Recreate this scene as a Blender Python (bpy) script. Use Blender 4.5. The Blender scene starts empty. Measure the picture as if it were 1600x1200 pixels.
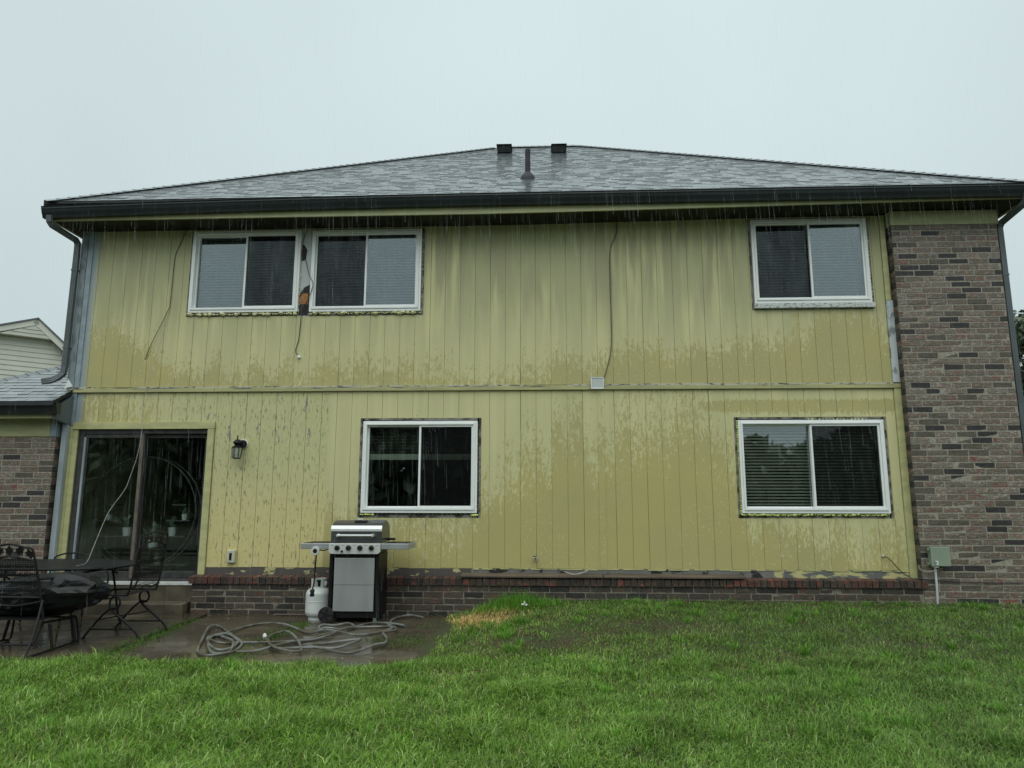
import bpy, math, random
import numpy as np
from mathutils import Vector, Matrix
random.seed(7); rng = np.random.default_rng(11)
SC = bpy.context.scene
COL = SC.collection
R = math.radians

# ------------------------------------------------------------------ camera
cam_d = bpy.data.cameras.new('camera'); cam = bpy.data.objects.new('camera', cam_d); COL.objects.link(cam)
cam_d.sensor_fit = 'HORIZONTAL'; cam_d.sensor_width = 36.0; cam_d.lens = 36.0*1120.0/1600.0
cam_d.clip_start = 0.05; cam_d.clip_end = 2000
PITCH, YAW, ROLL = 0.168055640, -0.0465106497, 0.00147851170
F = Vector((math.sin(YAW)*math.cos(PITCH), math.cos(YAW)*math.cos(PITCH), math.sin(PITCH)))
Rt = Vector((math.cos(YAW), -math.sin(YAW), 0)); Up = Rt.cross(F)
Rt2 = Rt*math.cos(ROLL)+Up*math.sin(ROLL); Up2 = -Rt*math.sin(ROLL)+Up*math.cos(ROLL)
M = Matrix((Rt2, Up2, -F)).transposed().to_4x4(); M.translation = Vector((0.3215, -9.3144, 1.349))
cam.matrix_world = M
SC.camera = cam

# ------------------------------------------------------------------ world / light
W = bpy.data.worlds.new('World'); SC.world = W; W.use_nodes = True
nt = W.node_tree; nt.nodes.clear()
def N(t, kind, **kw):
    n = t.nodes.new(kind)
    for k, v in kw.items(): setattr(n, k, v)
    return n
sky = N(nt, 'ShaderNodeTexSky', sky_type='NISHITA'); sky.sun_disc = False
SUN_EL, SUN_AZ = R(64), R(186)          # azimuth clockwise from +y: behind the photographer
sky.sun_elevation = SUN_EL; sky.sun_rotation = SUN_AZ
sky.air_density = 1.0; sky.dust_density = 4.0
geo = N(nt, 'ShaderNodeTexCoord'); sep = N(nt, 'ShaderNodeSeparateXYZ')
nt.links.new(geo.outputs['Generated'], sep.inputs[0])
mr = N(nt, 'ShaderNodeMapRange'); mr.inputs[1].default_value = -0.02; mr.inputs[2].default_value = 1.0
mr.inputs[3].default_value = 0.96; mr.inputs[4].default_value = 1.42
nt.links.new(sep.outputs[2], mr.inputs[0])
cn = N(nt, 'ShaderNodeTexNoise'); cn.inputs['Scale'].default_value = 1.3; cn.inputs['Detail'].default_value = 3
nt.links.new(geo.outputs['Generated'], cn.inputs['Vector'])
cr = N(nt, 'ShaderNodeMapRange'); cr.inputs[1].default_value = .3; cr.inputs[2].default_value = .7
cr.inputs[3].default_value = .93; cr.inputs[4].default_value = 1.07
nt.links.new(cn.outputs[0], cr.inputs[0])
mu = N(nt, 'ShaderNodeMath', operation='MULTIPLY'); nt.links.new(mr.outputs[0], mu.inputs[0]); nt.links.new(cr.outputs[0], mu.inputs[1])
ov = N(nt, 'ShaderNodeMix', data_type='RGBA', blend_type='MULTIPLY'); ov.inputs[0].default_value = 1
ov.inputs[6].default_value = (4.75, 5.60, 5.66, 1); nt.links.new(mu.outputs[0], ov.inputs[7])
mx = N(nt, 'ShaderNodeMix', data_type='RGBA'); mx.inputs[0].default_value = 0.93
nt.links.new(sky.outputs[0], mx.inputs[6]); nt.links.new(ov.outputs[2], mx.inputs[7])
bg = N(nt, 'ShaderNodeBackground'); bg.inputs[1].default_value = 0.10
nt.links.new(mx.outputs[2], bg.inputs[0]); wo = N(nt, 'ShaderNodeOutputWorld'); nt.links.new(bg.outputs[0], wo.inputs[0])
sd = bpy.data.lights.new('sun', 'SUN'); sd.energy = 1.5; sd.angle = R(75); sd.color = (1.0, .985, .94)
sun = bpy.data.objects.new('sun', sd); COL.objects.link(sun)
dirv = Vector((math.sin(SUN_AZ)*math.cos(SUN_EL), math.cos(SUN_AZ)*math.cos(SUN_EL), math.sin(SUN_EL)))
sun.rotation_euler = dirv.to_track_quat('Z', 'Y').to_euler(); sun.location = (0, -8, 14)
SC.view_settings.view_transform = 'Standard'; SC.view_settings.look = 'None'
SC.view_settings.exposure = 0.22; SC.view_settings.gamma = 1.0; SC.view_settings.use_curve_mapping = False
try:
    SC.cycles.max_bounces = 8; SC.cycles.transparent_max_bounces = 16
except Exception: pass

# ------------------------------------------------------------------ materials
def new_mat(name):
    m = bpy.data.materials.new(name); m.use_nodes = True
    t = m.node_tree; b = t.nodes['Principled BSDF']
    return m, t, b
def link(t, a, b): t.links.new(a, b)
def math_n(t, op, a, b=None, clamp=False):
    n = N(t, 'ShaderNodeMath', operation=op); n.use_clamp = clamp
    for i, v in enumerate((a, b)):
        if v is None: continue
        if isinstance(v, (int, float)): n.inputs[i].default_value = v
        else: link(t, v, n.inputs[i])
    return n.outputs[0]
def pos(t):
    return N(t, 'ShaderNodeNewGeometry').outputs['Position']
def noise(t, vec, scale=(1, 1, 1), detail=2, rough=.5, off=(0, 0, 0)):
    mp = N(t, 'ShaderNodeMapping'); mp.inputs['Scale'].default_value = scale; mp.inputs['Location'].default_value = off
    link(t, vec, mp.inputs[0])
    n = N(t, 'ShaderNodeTexNoise'); n.inputs['Scale'].default_value = 1; n.inputs['Detail'].default_value = detail
    n.inputs['Roughness'].default_value = rough
    link(t, mp.outputs[0], n.inputs['Vector'])
    return n.outputs[0]
def ss(t, v, a, b):
    n = N(t, 'ShaderNodeMapRange', interpolation_type='SMOOTHSTEP')
    n.inputs[1].default_value = a; n.inputs[2].default_value = b
    link(t, v, n.inputs[0]); return n.outputs[0]
def mixc(t, f, a, b):
    n = N(t, 'ShaderNodeMix', data_type='RGBA')
    for i, v in ((0, f), (6, a), (7, b)):
        if isinstance(v, (int, float)): n.inputs[i].default_value = v
        elif isinstance(v, tuple): n.inputs[i].default_value = (*v[:3], 1)
        else: link(t, v, n.inputs[i])
    return n.outputs[2]
def bump(t, b, h, strength=.3, dist=.005):
    n = N(t, 'ShaderNodeBump'); n.inputs['Strength'].default_value = strength; n.inputs['Distance'].default_value = dist
    link(t, h, n.inputs['Height']); link(t, n.outputs[0], b.inputs['Normal'])
def pm(name, c1, c2=None, scale=8, rough=.5, metal=0, lo=.35, hi=.65, bmp=0, spec=.5, stretch=(1, 1, 1), detail=4, rvar=0):
    m, t, b = new_mat(name)
    if c2 is None: c2 = tuple(v*.8 for v in c1)
    P = pos(t); n = noise(t, P, tuple(scale*s for s in stretch), detail, .55)
    link(t, mixc(t, ss(t, n, lo, hi), c1, c2), b.inputs['Base Color'])
    b.inputs['Roughness'].default_value = rough; b.inputs['Metallic'].default_value = metal
    b.inputs['Specular IOR Level'].default_value = spec
    if rvar:
        n2 = noise(t, P, (scale*.6,)*3, 3, .5, (3, 1, 7))
        r = N(t, 'ShaderNodeMapRange'); r.inputs[1].default_value = .35; r.inputs[2].default_value = .65
        r.inputs[3].default_value = rough; r.inputs[4].default_value = rough+rvar; link(t, n2, r.inputs[0])
        link(t, r.outputs[0], b.inputs['Roughness'])
    if bmp: bump(t, b, n, bmp)
    return m

def ramp(t, v, lo, hi, pts):
    """piecewise-linear float function of v through pts [(v, value)] (values scaled to 0..1 by /10)"""
    r = N(t, 'ShaderNodeMapRange'); r.inputs[1].default_value = lo; r.inputs[2].default_value = hi
    link(t, v, r.inputs[0])
    c = N(t, 'ShaderNodeValToRGB'); e = c.color_ramp.elements
    while len(e) > 1: e.remove(e[-1])
    for i, (p, val) in enumerate(pts):
        el = e[0] if i == 0 else e.new((p-lo)/(hi-lo))
        el.position = (p-lo)/(hi-lo); el.color = (val/10,)*3+(1,)
    link(t, r.outputs[0], c.inputs[0])
    return math_n(t, 'MULTIPLY', c.outputs[0], 10.0)

def siding_material():
    m, t, b = new_mat('faded_yellow_siding')
    P = pos(t); sx = N(t, 'ShaderNodeSeparateXYZ'); link(t, P, sx.inputs[0]); X, Z = sx.outputs[0], sx.outputs[2]
    big = noise(t, P, (.9, .9, .9), 3, .6)
    spl = noise(t, P, (26, 26, 9), 4, .72)
    fine = noise(t, P, (62, 62, 26), 2, .6, (5, 2, 1))
    low = ramp(t, X, -7, 6, [(-6.2, 2.72), (-5.2, 2.66), (-4.6, 2.4), (-4.1, 1.2), (-2.5, 1.32), (-2.0, 1.1), (-.8, 1.2), (-.4, 1.75), (.2, 2.1), (.8, 2.22), (1.3, 2.2), (1.8, 2.48), (2.5, 2.45), (2.85, 1.3), (3.3, .95), (4.2, .9), (4.85, 1.0)])
    upp = ramp(t, X, -7, 6, [(-6.2, 3.75), (-5.6, 3.65), (-5.1, 3.5), (-4.2, 3.12), (-3, 3.12), (-2.6, 3.22), (-1, 3.1), (0, 3.12), (1, 3.22), (1.8, 3.42), (2.5, 3.4), (3.3, 3.45), (3.9, 3.82), (4.4, 3.9), (4.7, 3.75), (4.9, 3.4)])
    isup = math_n(t, 'GREATER_THAN', Z, 2.87)
    lev = N(t, 'ShaderNodeMix', data_type='FLOAT'); link(t, isup, lev.inputs[0]); link(t, low, lev.inputs[2]); link(t, upp, lev.inputs[3])
    d = math_n(t, 'SUBTRACT', lev.outputs[0], Z)
    soft = N(t, 'ShaderNodeMix', data_type='FLOAT'); link(t, isup, soft.inputs[0]); soft.inputs[2].default_value = .72; soft.inputs[3].default_value = 1.35
    d = math_n(t, 'MULTIPLY', d, soft.outputs[0])
    d = math_n(t, 'ADD', d, math_n(t, 'MULTIPLY', math_n(t, 'SUBTRACT', big, .5), 1.1))
    wn = N(t, 'ShaderNodeTexWhiteNoise', noise_dimensions='1D'); link(t, math_n(t, 'FLOOR', math_n(t, 'DIVIDE', X, .2032)), wn.inputs['W'])
    d = math_n(t, 'ADD', d, math_n(t, 'MULTIPLY', math_n(t, 'SUBTRACT', wn.outputs[0], .5), .26))
    drp = noise(t, P, (9, 9, .7), 2, .5, (2, 2, 8)); d = math_n(t, 'ADD', d, math_n(t, 'MULTIPLY', math_n(t, 'SUBTRACT', drp, .5), .8))
    d2 = math_n(t, 'ADD', d, math_n(t, 'MULTIPLY', math_n(t, 'SUBTRACT', spl, .5), 2.6))
    d2 = math_n(t, 'ADD', d2, math_n(t, 'MULTIPLY', math_n(t, 'SUBTRACT', fine, .5), .9))
    wet = ss(t, d2, -.09, .11)
    # second damp band under the belt board on the right
    bx = math_n(t, 'MULTIPLY', ss(t, X, 1.6, 2.8), ss(t, Z, 2.42, 2.62))
    bz = math_n(t, 'MULTIPLY', bx, ss(t, math_n(t, 'MULTIPLY', Z, -1), -2.76, -2.66))
    bz = math_n(t, 'ADD', math_n(t, 'MULTIPLY', bz, .75), math_n(t, 'MULTIPLY', math_n(t, 'SUBTRACT', spl, .5), 2.0))
    wet = math_n(t, 'MAXIMUM', wet, ss(t, bz, .42, .5))
    spk = noise(t, P, (44, 44, 26), 3, .7, (2, 7, 3)); spm = noise(t, P, (1.6, 1.6, 1.1), 2, .5, (6, 1, 9))
    wet = math_n(t, 'MULTIPLY', wet, math_n(t, 'SUBTRACT', 1.0, math_n(t, 'MULTIPLY', ss(t, spk, .60, .64), ss(t, spm, .44, .58))))
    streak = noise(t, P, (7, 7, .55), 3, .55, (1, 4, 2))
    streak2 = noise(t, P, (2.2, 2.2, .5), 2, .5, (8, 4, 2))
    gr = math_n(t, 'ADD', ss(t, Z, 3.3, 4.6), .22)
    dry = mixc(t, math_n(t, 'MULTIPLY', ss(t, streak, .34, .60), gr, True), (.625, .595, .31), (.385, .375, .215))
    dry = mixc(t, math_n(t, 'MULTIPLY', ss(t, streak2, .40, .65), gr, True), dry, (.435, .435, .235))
    wetc = mixc(t, ss(t, big, .3, .7), (.475, .425, .170), (.43, .395, .175))
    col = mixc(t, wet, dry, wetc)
    # old cracked paint on the boards beside the door
    oldm = math_n(t, 'MULTIPLY', math_n(t, 'MULTIPLY', ss(t, X, -4.74, -4.70), ss(t, math_n(t, 'MULTIPLY', X, -1), 2.53, 2.55)), math_n(t, 'LESS_THAN', Z, 2.85))
    crk = noise(t, P, (42, 42, 9), 3, .7, (2, 9, 4))
    oldb = mixc(t, ss(t, Z, .7, 2.2), (.64, .555, .25), (.53, .52, .265))
    oldc = mixc(t, ss(t, crk, .50, .62), oldb, mixc(t, .5, oldb, (.60, .60, .33)))
    oldc = mixc(t, ss(t, math_n(t, 'MULTIPLY', crk, -1), -.43, -.36), oldc, (.25, .235, .12))
    bare = noise(t, P, (8, 8, 3.2), 4, .7, (4.2, 1, 6.1))
    bar = math_n(t, 'MULTIPLY', ss(t, bare, .615, .635), ss(t, Z, 1.7, 2.3))
    oldc = mixc(t, bar, oldc, (.27, .25, .23))
    col = mixc(t, oldm, col, oldc)
    # grey primer showing at the left corner
    gx = math_n(t, 'ADD', math_n(t, 'MULTIPLY', X, -1), math_n(t, 'MULTIPLY', math_n(t, 'SUBTRACT', fine, .5), .22))
    gx = math_n(t, 'MULTIPLY', ss(t, gx, 5.86, 5.97), ss(t, Z, 2.36, 2.40))
    col = mixc(t, gx, col, (.29, .36, .39))
    sp = noise(t, P, (26, 26, 26), 1, .4, (3, 3, 3))
    col = mixc(t, ss(t, sp, .80, .83), col, (.10, .10, .06))
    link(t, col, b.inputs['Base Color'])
    rg = N(t, 'ShaderNodeMix', data_type='FLOAT'); link(t, wet, rg.inputs[0]); rg.inputs[2].default_value = .62; rg.inputs[3].default_value = .42
    link(t, rg.outputs[0], b.inputs['Roughness'])
    grain = noise(t, P, (90, 90, 5), 3, .6)
    h = math_n(t, 'ADD', math_n(t, 'MULTIPLY', grain, .5), math_n(t, 'MULTIPLY', math_n(t, 'MULTIPLY', crk, oldm), 1.2))
    bump(t, b, h, .35, .004)
    return m

def brick_material(name, base, wash, amt, red=None):
    m, t, b = new_mat(name)
    P = pos(t)
    n1 = noise(t, P, (26, 26, 40), 4, .65); n2 = noise(t, P, (60, 60, 90), 3, .6, (3, 1, 2)); n3 = noise(t, P, (7, 7, 11), 2, .5, (9, 2, 5))
    col = mixc(t, ss(t, n1, .35, .7), base, tuple(v*.48 for v in base))
    if red: col = mixc(t, ss(t, n3, .56, .63), col, red)
    n4 = noise(t, P, (16, 16, 55), 4, .7, (1, 8, 4)); v = math_n(t, 'ADD', math_n(t, 'ADD', math_n(t, 'MULTIPLY', n1, .5), math_n(t, 'MULTIPLY', n4, .5)), math_n(t, 'MULTIPLY', n2, .5))
    col = mixc(t, math_n(t, 'MULTIPLY', ss(t, v, .73, .93), amt), col, wash)
    link(t, col, b.inputs['Base Color']); b.inputs['Roughness'].default_value = .62
    bump(t, b, math_n(t, 'ADD', n1, math_n(t, 'MULTIPLY', n2, .5)), .8, .008)
    return m

MT = {}
MT['siding'] = siding_material()
MT['groove'] = pm('groove_paint', (.44, .45, .235), (.26, .265, .135), 5, .7, stretch=(1, 1, .25))
def _old_groove():
    m = MT['groove']; t = m.node_tree; b = t.nodes['Principled BSDF']; P = pos(t); sx = N(t, 'ShaderNodeSeparateXYZ'); link(t, P, sx.inputs[0])
    f = math_n(t, 'MULTIPLY', math_n(t, 'LESS_THAN', sx.outputs[0], -2.5), math_n(t, 'LESS_THAN', sx.outputs[2], 2.86))
    f = math_n(t, 'MAXIMUM', math_n(t, 'MULTIPLY', f, .85), ss(t, noise(t, P, (3.3, 3.3, .5), 2, .5, (1, 5, 2)), .56, .62))
    src = b.inputs['Base Color'].links[0].from_socket
    link(t, mixc(t, f, src, (.075, .075, .045)), b.inputs['Base Color'])
_old_groove()
MT['trim'] = pm('yellow_trim_paint', (.52, .51, .25), (.42, .42, .205), 5, .5, bmp=.1, stretch=(1, 1, 2))
MT['belt'] = pm('peeling_belt_board_paint', (.47, .455, .215), (.36, .35, .18), 5, .55, stretch=(.4, 1, 2))
def _peel():
    m = MT['belt']; t = m.node_tree; b = t.nodes['Principled BSDF']; P = pos(t); sx = N(t, 'ShaderNodeSeparateXYZ'); link(t, P, sx.inputs[0])
    n = noise(t, P, (1.7, 1, 26), 4, .7, (3, 0, 2)); zz = ss(t, sx.outputs[2], 2.855, 2.895)
    f = math_n(t, 'MULTIPLY', ss(t, math_n(t, 'ADD', n, math_n(t, 'MULTIPLY', zz, .06)), .60, .63), zz)
    src = b.inputs['Base Color'].links[0].from_socket
    link(t, mixc(t, f, src, (.12, .12, .11)), b.inputs['Base Color'])
_peel()
MT['peel'] = pm('peeled_pale_corner', (.56, .62, .63), (.26, .29, .29), 11, .6, lo=.52, hi=.62, stretch=(1, 1, .5))
MT['fascia'] = pm('yellow_fascia_paint', (.40, .41, .20), (.33, .34, .17), 3, .45, stretch=(1, 1, 4))
MT['caulk'] = pm('grey_caulk', (.46, .47, .42), (.05, .05, .04), 9, .7, lo=.52, hi=.60, stretch=(1, 1, 5))
MT['corner'] = pm('grey_corner_board', (.25, .30, .32), (.15, .18, .19), 14, .5, lo=.45, hi=.62, stretch=(1, 1, .35), bmp=.1)
MT['corner2'] = pm('blue_grey_corner_board', (.30, .37, .41), (.24, .30, .33), 8, .45)
MT['soffit'] = pm('shade_darkened_soffit_board', (.050, .050, .030), (.022, .023, .015), 3, .85, spec=.2)  # near-black board colour has the eave's shadow put into it
MT['gutter'] = pm('charcoal_gutter', (.022, .030, .032), (.016, .022, .024), 2, .28, spec=.5)
MT['downspout'] = pm('dark_grey_downspout', (.105, .125, .13), (.08, .095, .10), 4, .35)
MT['pale_spout'] = pm('pale_grey_downspout', (.36, .42, .45), (.25, .29, .31), 6, .4, stretch=(1, 1, .3))
MT['grey_box'] = pm('slate_grey_trim', (.12, .145, .155), (.10, .12, .13), 3, .5)
MT['mortar'] = pm('mortar', (.34, .32, .26), (.24, .225, .18), 30, .8, bmp=.3)
MT['brick_a'] = brick_material('grey_brown_brick', (.150, .117, .087), (.42, .40, .34), .75, (.16, .085, .06))
MT['brick_b'] = brick_material('pale_washed_brick', (.190, .155, .118), (.48, .455, .395), .9, (.20, .12, .09))
MT['brick_c'] = brick_material('charcoal_brick', (.030, .027, .028), (.10, .095, .09), .35)
MT['brick_d'] = brick_material('red_brown_brick', (.16, .118, .09), (.40, .37, .32), .7, (.17, .055, .04))
MT['brick_e'] = brick_material('dark_brown_brick', (.098, .083, .062), (.26, .25, .20), .5)
MT['base_a'] = brick_material('dark_wet_base_brick', (.078, .062, .045), (.19, .165, .125), .55, (.11, .05, .038))
MT['base_b'] = brick_material('brown_wet_base_brick', (.055, .044, .034), (.15, .13, .105), .4)
MT['base_c'] = brick_material('black_wet_base_brick', (.026, .023, .021), (.08, .075, .065), .3)
MT['mortar_d'] = pm('soiled_mortar', (.24, .22, .175), (.13, .115, .085), 14, .8, bmp=.3)
MT['row_a'] = brick_material('red_rowlock_brick', (.105, .045, .036), (.19, .14, .11), .4)
MT['row_b'] = brick_material('brown_rowlock_brick', (.075, .049, .038), (.22, .19, .15), .4, (.17, .05, .04))
MT['row_c'] = brick_material('sooty_rowlock_brick', (.045, .034, .030), (.12, .10, .08), .3)
MT['rough'] = pm('weathered_sheathing_edge', (.25, .245, .21), (.055, .048, .04), 8, .8, lo=.42, hi=.62, detail=4)
MT['sheath'] = pm('exposed_grey_sheathing', (.17, .17, .155), (.018, .017, .015), 5, .75, lo=.50, hi=.56, stretch=(1, 1, 1.6))
MT['sheath_y'] = pm('paint_smeared_sheathing', (.50, .47, .22), (.13, .135, .13), 4, .7, lo=.47, hi=.53, stretch=(1, 1, 3))
MT['sheath_d'] = pm('dark_bare_sheathing', (.085, .075, .068), (.46, .43, .20), 4.5, .7, lo=.56, hi=.60, stretch=(1, 1, 2.5))
MT['vinyl'] = pm('white_vinyl', (.88, .90, .89), (.83, .86, .85), 3, .3)
MT['old_sill'] = pm('peeling_white_sill', (.60, .64, .62), (.26, .28, .27), 22, .7, lo=.5, hi=.6, stretch=(1, 1, 2))
MT['foam'] = pm('spray_foam', (.80, .79, .52), (.58, .57, .28), 40, .6)
MT['foam_l'] = pm('lime_spray_foam', (.80, .88, .34), (.62, .70, .18), 40, .6)
MT['tear'] = pm('torn_black_paper', (.012, .012, .012), (.03, .03, .03), 20, .8)
MT['osb'] = pm('orange_strand_board', (.42, .19, .055), (.24, .10, .03), 26, .7)
MT['panel'] = pm('bare_grey_panel', (.50, .54, .54), (.05, .05, .05), 13, .6, lo=.68, hi=.72)
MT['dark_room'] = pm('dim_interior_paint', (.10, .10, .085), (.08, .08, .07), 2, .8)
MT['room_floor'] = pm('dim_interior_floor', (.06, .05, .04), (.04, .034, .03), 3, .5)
MT['door_frame'] = pm('dark_bronze_door_frame', (.035, .035, .035), (.06, .06, .058), 9, .4)
MT['door_rail'] = pm('worn_brown_stile', (.16, .13, .11), (.10, .085, .075), 9, .4)
MT['threshold'] = pm('white_threshold', (.62, .65, .62), (.42, .43, .40), 6, .4)
MT['blind_k'] = pm('brown_blind_slat', (.10, .09, .06), (.08, .07, .05), 3, .5)
MT['blind'] = pm('cream_blind_slat', (.80, .76, .58), (.74, .70, .52), 3, .5)
MT['blind_g'] = pm('grey_blind_slat', (.21, .25, .27), (.18, .22, .235), 3, .5)
MT['shing'] = [pm('wet_shingle_%s' % n, c, tuple(v*.6 for v in c), 60, r, bmp=.12, spec=.6) for n, c, r in
               (('mid', (.15, .17, .175), .28), ('dark', (.105, .12, .125), .34), ('pale', (.20, .225, .23), .25), ('slate', (.13, .15, .16), .30))]
for _m in MT['shing']:
    _b = _m.node_tree.nodes['Principled BSDF']; _b.inputs['Coat Weight'].default_value = .75; _b.inputs['Coat Roughness'].default_value = .17
MT['underlay'] = pm('roof_underlay', (.02, .024, .027), None, 5, .7)
MT['vent'] = pm('black_roof_vent', (.010, .012, .013), (.014, .016, .017), 9, .75, spec=.2)
MT['pipe'] = pm('grey_vent_pipe', (.040, .044, .052), (.025, .028, .034), 9, .6, spec=.3)
MT['white_pl'] = pm('white_plastic', (.84, .87, .86), (.76, .80, .79), 5, .4)
MT['black_m'] = pm('black_wrought_iron', (.007, .008, .008), (.014, .014, .015), 15, .55, spec=.25)
MT['black_p'] = pm('black_powder_coat', (.007, .007, .008), (.010, .010, .011), 5, .45, spec=.25)
MT['lid'] = pm('dark_grey_enamel', (.055, .058, .058), (.047, .05, .05), 3, .25)
MT['steel'] = pm('brushed_steel', (.62, .64, .64), (.52, .54, .55), 5, .28, metal=1, stretch=(1, 1, .2))
MT['steel_b'] = pm('bright_steel', (.78, .80, .80), (.72, .74, .74), 5, .3, metal=.35)
MT['steel_p'] = pm('dull_steel_door', (.40, .42, .42), (.34, .36, .365), 4, .42, metal=.45, stretch=(1, 1, .25))
MT['tank'] = pm('white_tank_paint', (.70, .74, .72), (.62, .66, .63), 5, .3)
MT['rubber'] = pm('black_rubber', (.012, .012, .012), (.02, .02, .02), 20, .6)
MT['bag'] = pm('black_plastic_bag', (.006, .007, .008), (.010, .011, .012), 6, .32, spec=.25)
MT['cable'] = pm('grimy_cable', (.16, .155, .09), (.10, .10, .06), 20, .5)
MT['cable_k'] = pm('black_cable', (.014, .014, .014), None, 20, .4)
MT['cable_w'] = pm('pale_cable', (.48, .47, .42), (.36, .35, .3), 20, .5)
MT['util'] = pm('sage_green_box', (.26, .325, .245), (.23, .29, .22), 4, .45)
MT['conduit'] = pm('white_conduit', (.62, .66, .66), (.5, .53, .53), 8, .4)
MT['beige'] = pm('beige_plastic', (.55, .56, .42), (.45, .46, .35), 6, .5)
MT['hose'] = pm('grey_hose', (.17, .18, .17), (.085, .08, .06), 4.5, .32, lo=.4, hi=.6)
MT['step'] = pm('wet_concrete_step', (.12, .10, .068), (.065, .055, .038), 4, .4, bmp=.25, rvar=.2)
MT['plank_old'] = pm('weathered_ledger', (.135, .10, .07), (.075, .058, .045), 5, .55, stretch=(.4, 1, 4), bmp=.2)
MT['litter'] = pm('wet_leaf_litter', (.13, .10, .05), (.05, .04, .02), 30, .6)
MT['white_bit'] = pm('white_scrap', (.75, .78, .74), (.6, .62, .58), 20, .6)
MT['pot'] = pm('white_flower_pot', (.90, .91, .90), (.84, .85, .84), 8, .4)
MT['leaf_in'] = pm('grey_green_houseplant', (.34, .43, .33), (.20, .29, .19), 12, .5)
MT['stand'] = pm('grey_plant_stand', (.15, .16, .15), (.11, .12, .11), 6, .5)
MT['blue'] = pm('turquoise_plastic', (.12, .50, .58), (.08, .38, .46), 6, .3)
MT['neigh'] = pm('cream_lap_siding', (.60, .61, .53), (.55, .56, .48), 1, .6)
MT['neigh_t'] = pm('cream_gable_trim', (.66, .67, .58), (.60, .61, .53), 1, .6)
MT['neigh_d'] = pm('shadowed_lap_joint', (.24, .24, .19), None, 1, .7)

def glass_material(name, refl, tint, rough=.015, ripple=.0):
    m, t, b = new_mat(name); t.nodes.remove(b)
    o = t.nodes['Material Output']
    tr = N(t, 'ShaderNodeBsdfTransparent'); tr.inputs[0].default_value = (*tint, 1)
    gl = N(t, 'ShaderNodeBsdfGlossy'); gl.inputs['Roughness'].default_value = rough; gl.inputs['Color'].default_value = (.92, .97, 1, 1)
    fr = N(t, 'ShaderNodeFresnel'); fr.inputs[0].default_value = 1.45
    f = math_n(t, 'ADD', math_n(t, 'MULTIPLY', fr.outputs[0], 1.3), refl, True)
    P = pos(t); n = noise(t, P, (1.6, 1.6, 1.0), 2, .5); n2 = noise(t, P, (30, 30, 1.5), 3, .6)
    bn = N(t, 'ShaderNodeBump'); bn.inputs['Strength'].default_value = .06; bn.inputs['Distance'].default_value = .02
    link(t, n, bn.inputs['Height']); link(t, bn.outputs[0], gl.inputs['Normal'])
    mxs = N(t, 'ShaderNodeMixShader'); link(t, f, mxs.inputs[0]); link(t, tr.outputs[0], mxs.inputs[1]); link(t, gl.outputs[0], mxs.inputs[2])
    # dried water runs: a faint milky film
    df = N(t, 'ShaderNodeBsdfDiffuse'); df.inputs[0].default_value = (.45, .5, .5, 1)
    m2 = N(t, 'ShaderNodeMixShader'); link(t, math_n(t, 'MULTIPLY', ss(t, n2, .55, .8), .10), m2.inputs[0])
    link(t, mxs.outputs[0], m2.inputs[1]); link(t, df.outputs[0], m2.inputs[2])
    link(t, m2.outputs[0], o.inputs[0])
    return m
MT['pane'] = glass_material('window_glass', .085, (.86, .92, .92))
MT['pane_d'] = glass_material('door_glass', .00, (.93, .97, .95))
def screen_material():
    m, t, b = new_mat('insect_screen'); t.nodes.remove(b); o = t.nodes['Material Output']
    tr = N(t, 'ShaderNodeBsdfTransparent'); df = N(t, 'ShaderNodeBsdfDiffuse'); df.inputs[0].default_value = (.012, .014, .014, 1)
    n = noise(t, pos(t), (6, 6, 2), 3, .6)
    mxs = N(t, 'ShaderNodeMixShader'); link(t, math_n(t, 'ADD', math_n(t, 'MULTIPLY', n, .25), .22), mxs.inputs[0])
    link(t, tr.outputs[0], mxs.inputs[1]); link(t, df.outputs[0], mxs.inputs[2]); link(t, mxs.outputs[0], o.inputs[0])
    return m
MT['screen'] = screen_material()
def mesh_material():
    """expanded-metal chair mesh: holes between black strands, in object space"""
    m, t, b = new_mat('black_expanded_metal'); o = t.nodes['Material Output']
    b.inputs['Base Color'].default_value = (.009, .010, .010, 1); b.inputs['Roughness'].default_value = .55; b.inputs['Specular IOR Level'].default_value = .25
    tr = N(t, 'ShaderNodeBsdfTransparent')
    tc = N(t, 'ShaderNodeTexCoord')
    v = N(t, 'ShaderNodeTexVoronoi'); v.inputs['Scale'].default_value = 62; v.inputs['Randomness'].default_value = .12
    link(t, tc.outputs['Object'], v.inputs['Vector'])
    mxs = N(t, 'ShaderNodeMixShader'); link(t, math_n(t, 'LESS_THAN', v.outputs['Distance'], .47), mxs.inputs[0])
    link(t, b.outputs[0], mxs.inputs[1]); link(t, tr.outputs[0], mxs.inputs[2]); link(t, mxs.outputs[0], o.inputs[0])
    return m
MT['mesh'] = mesh_material()
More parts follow.
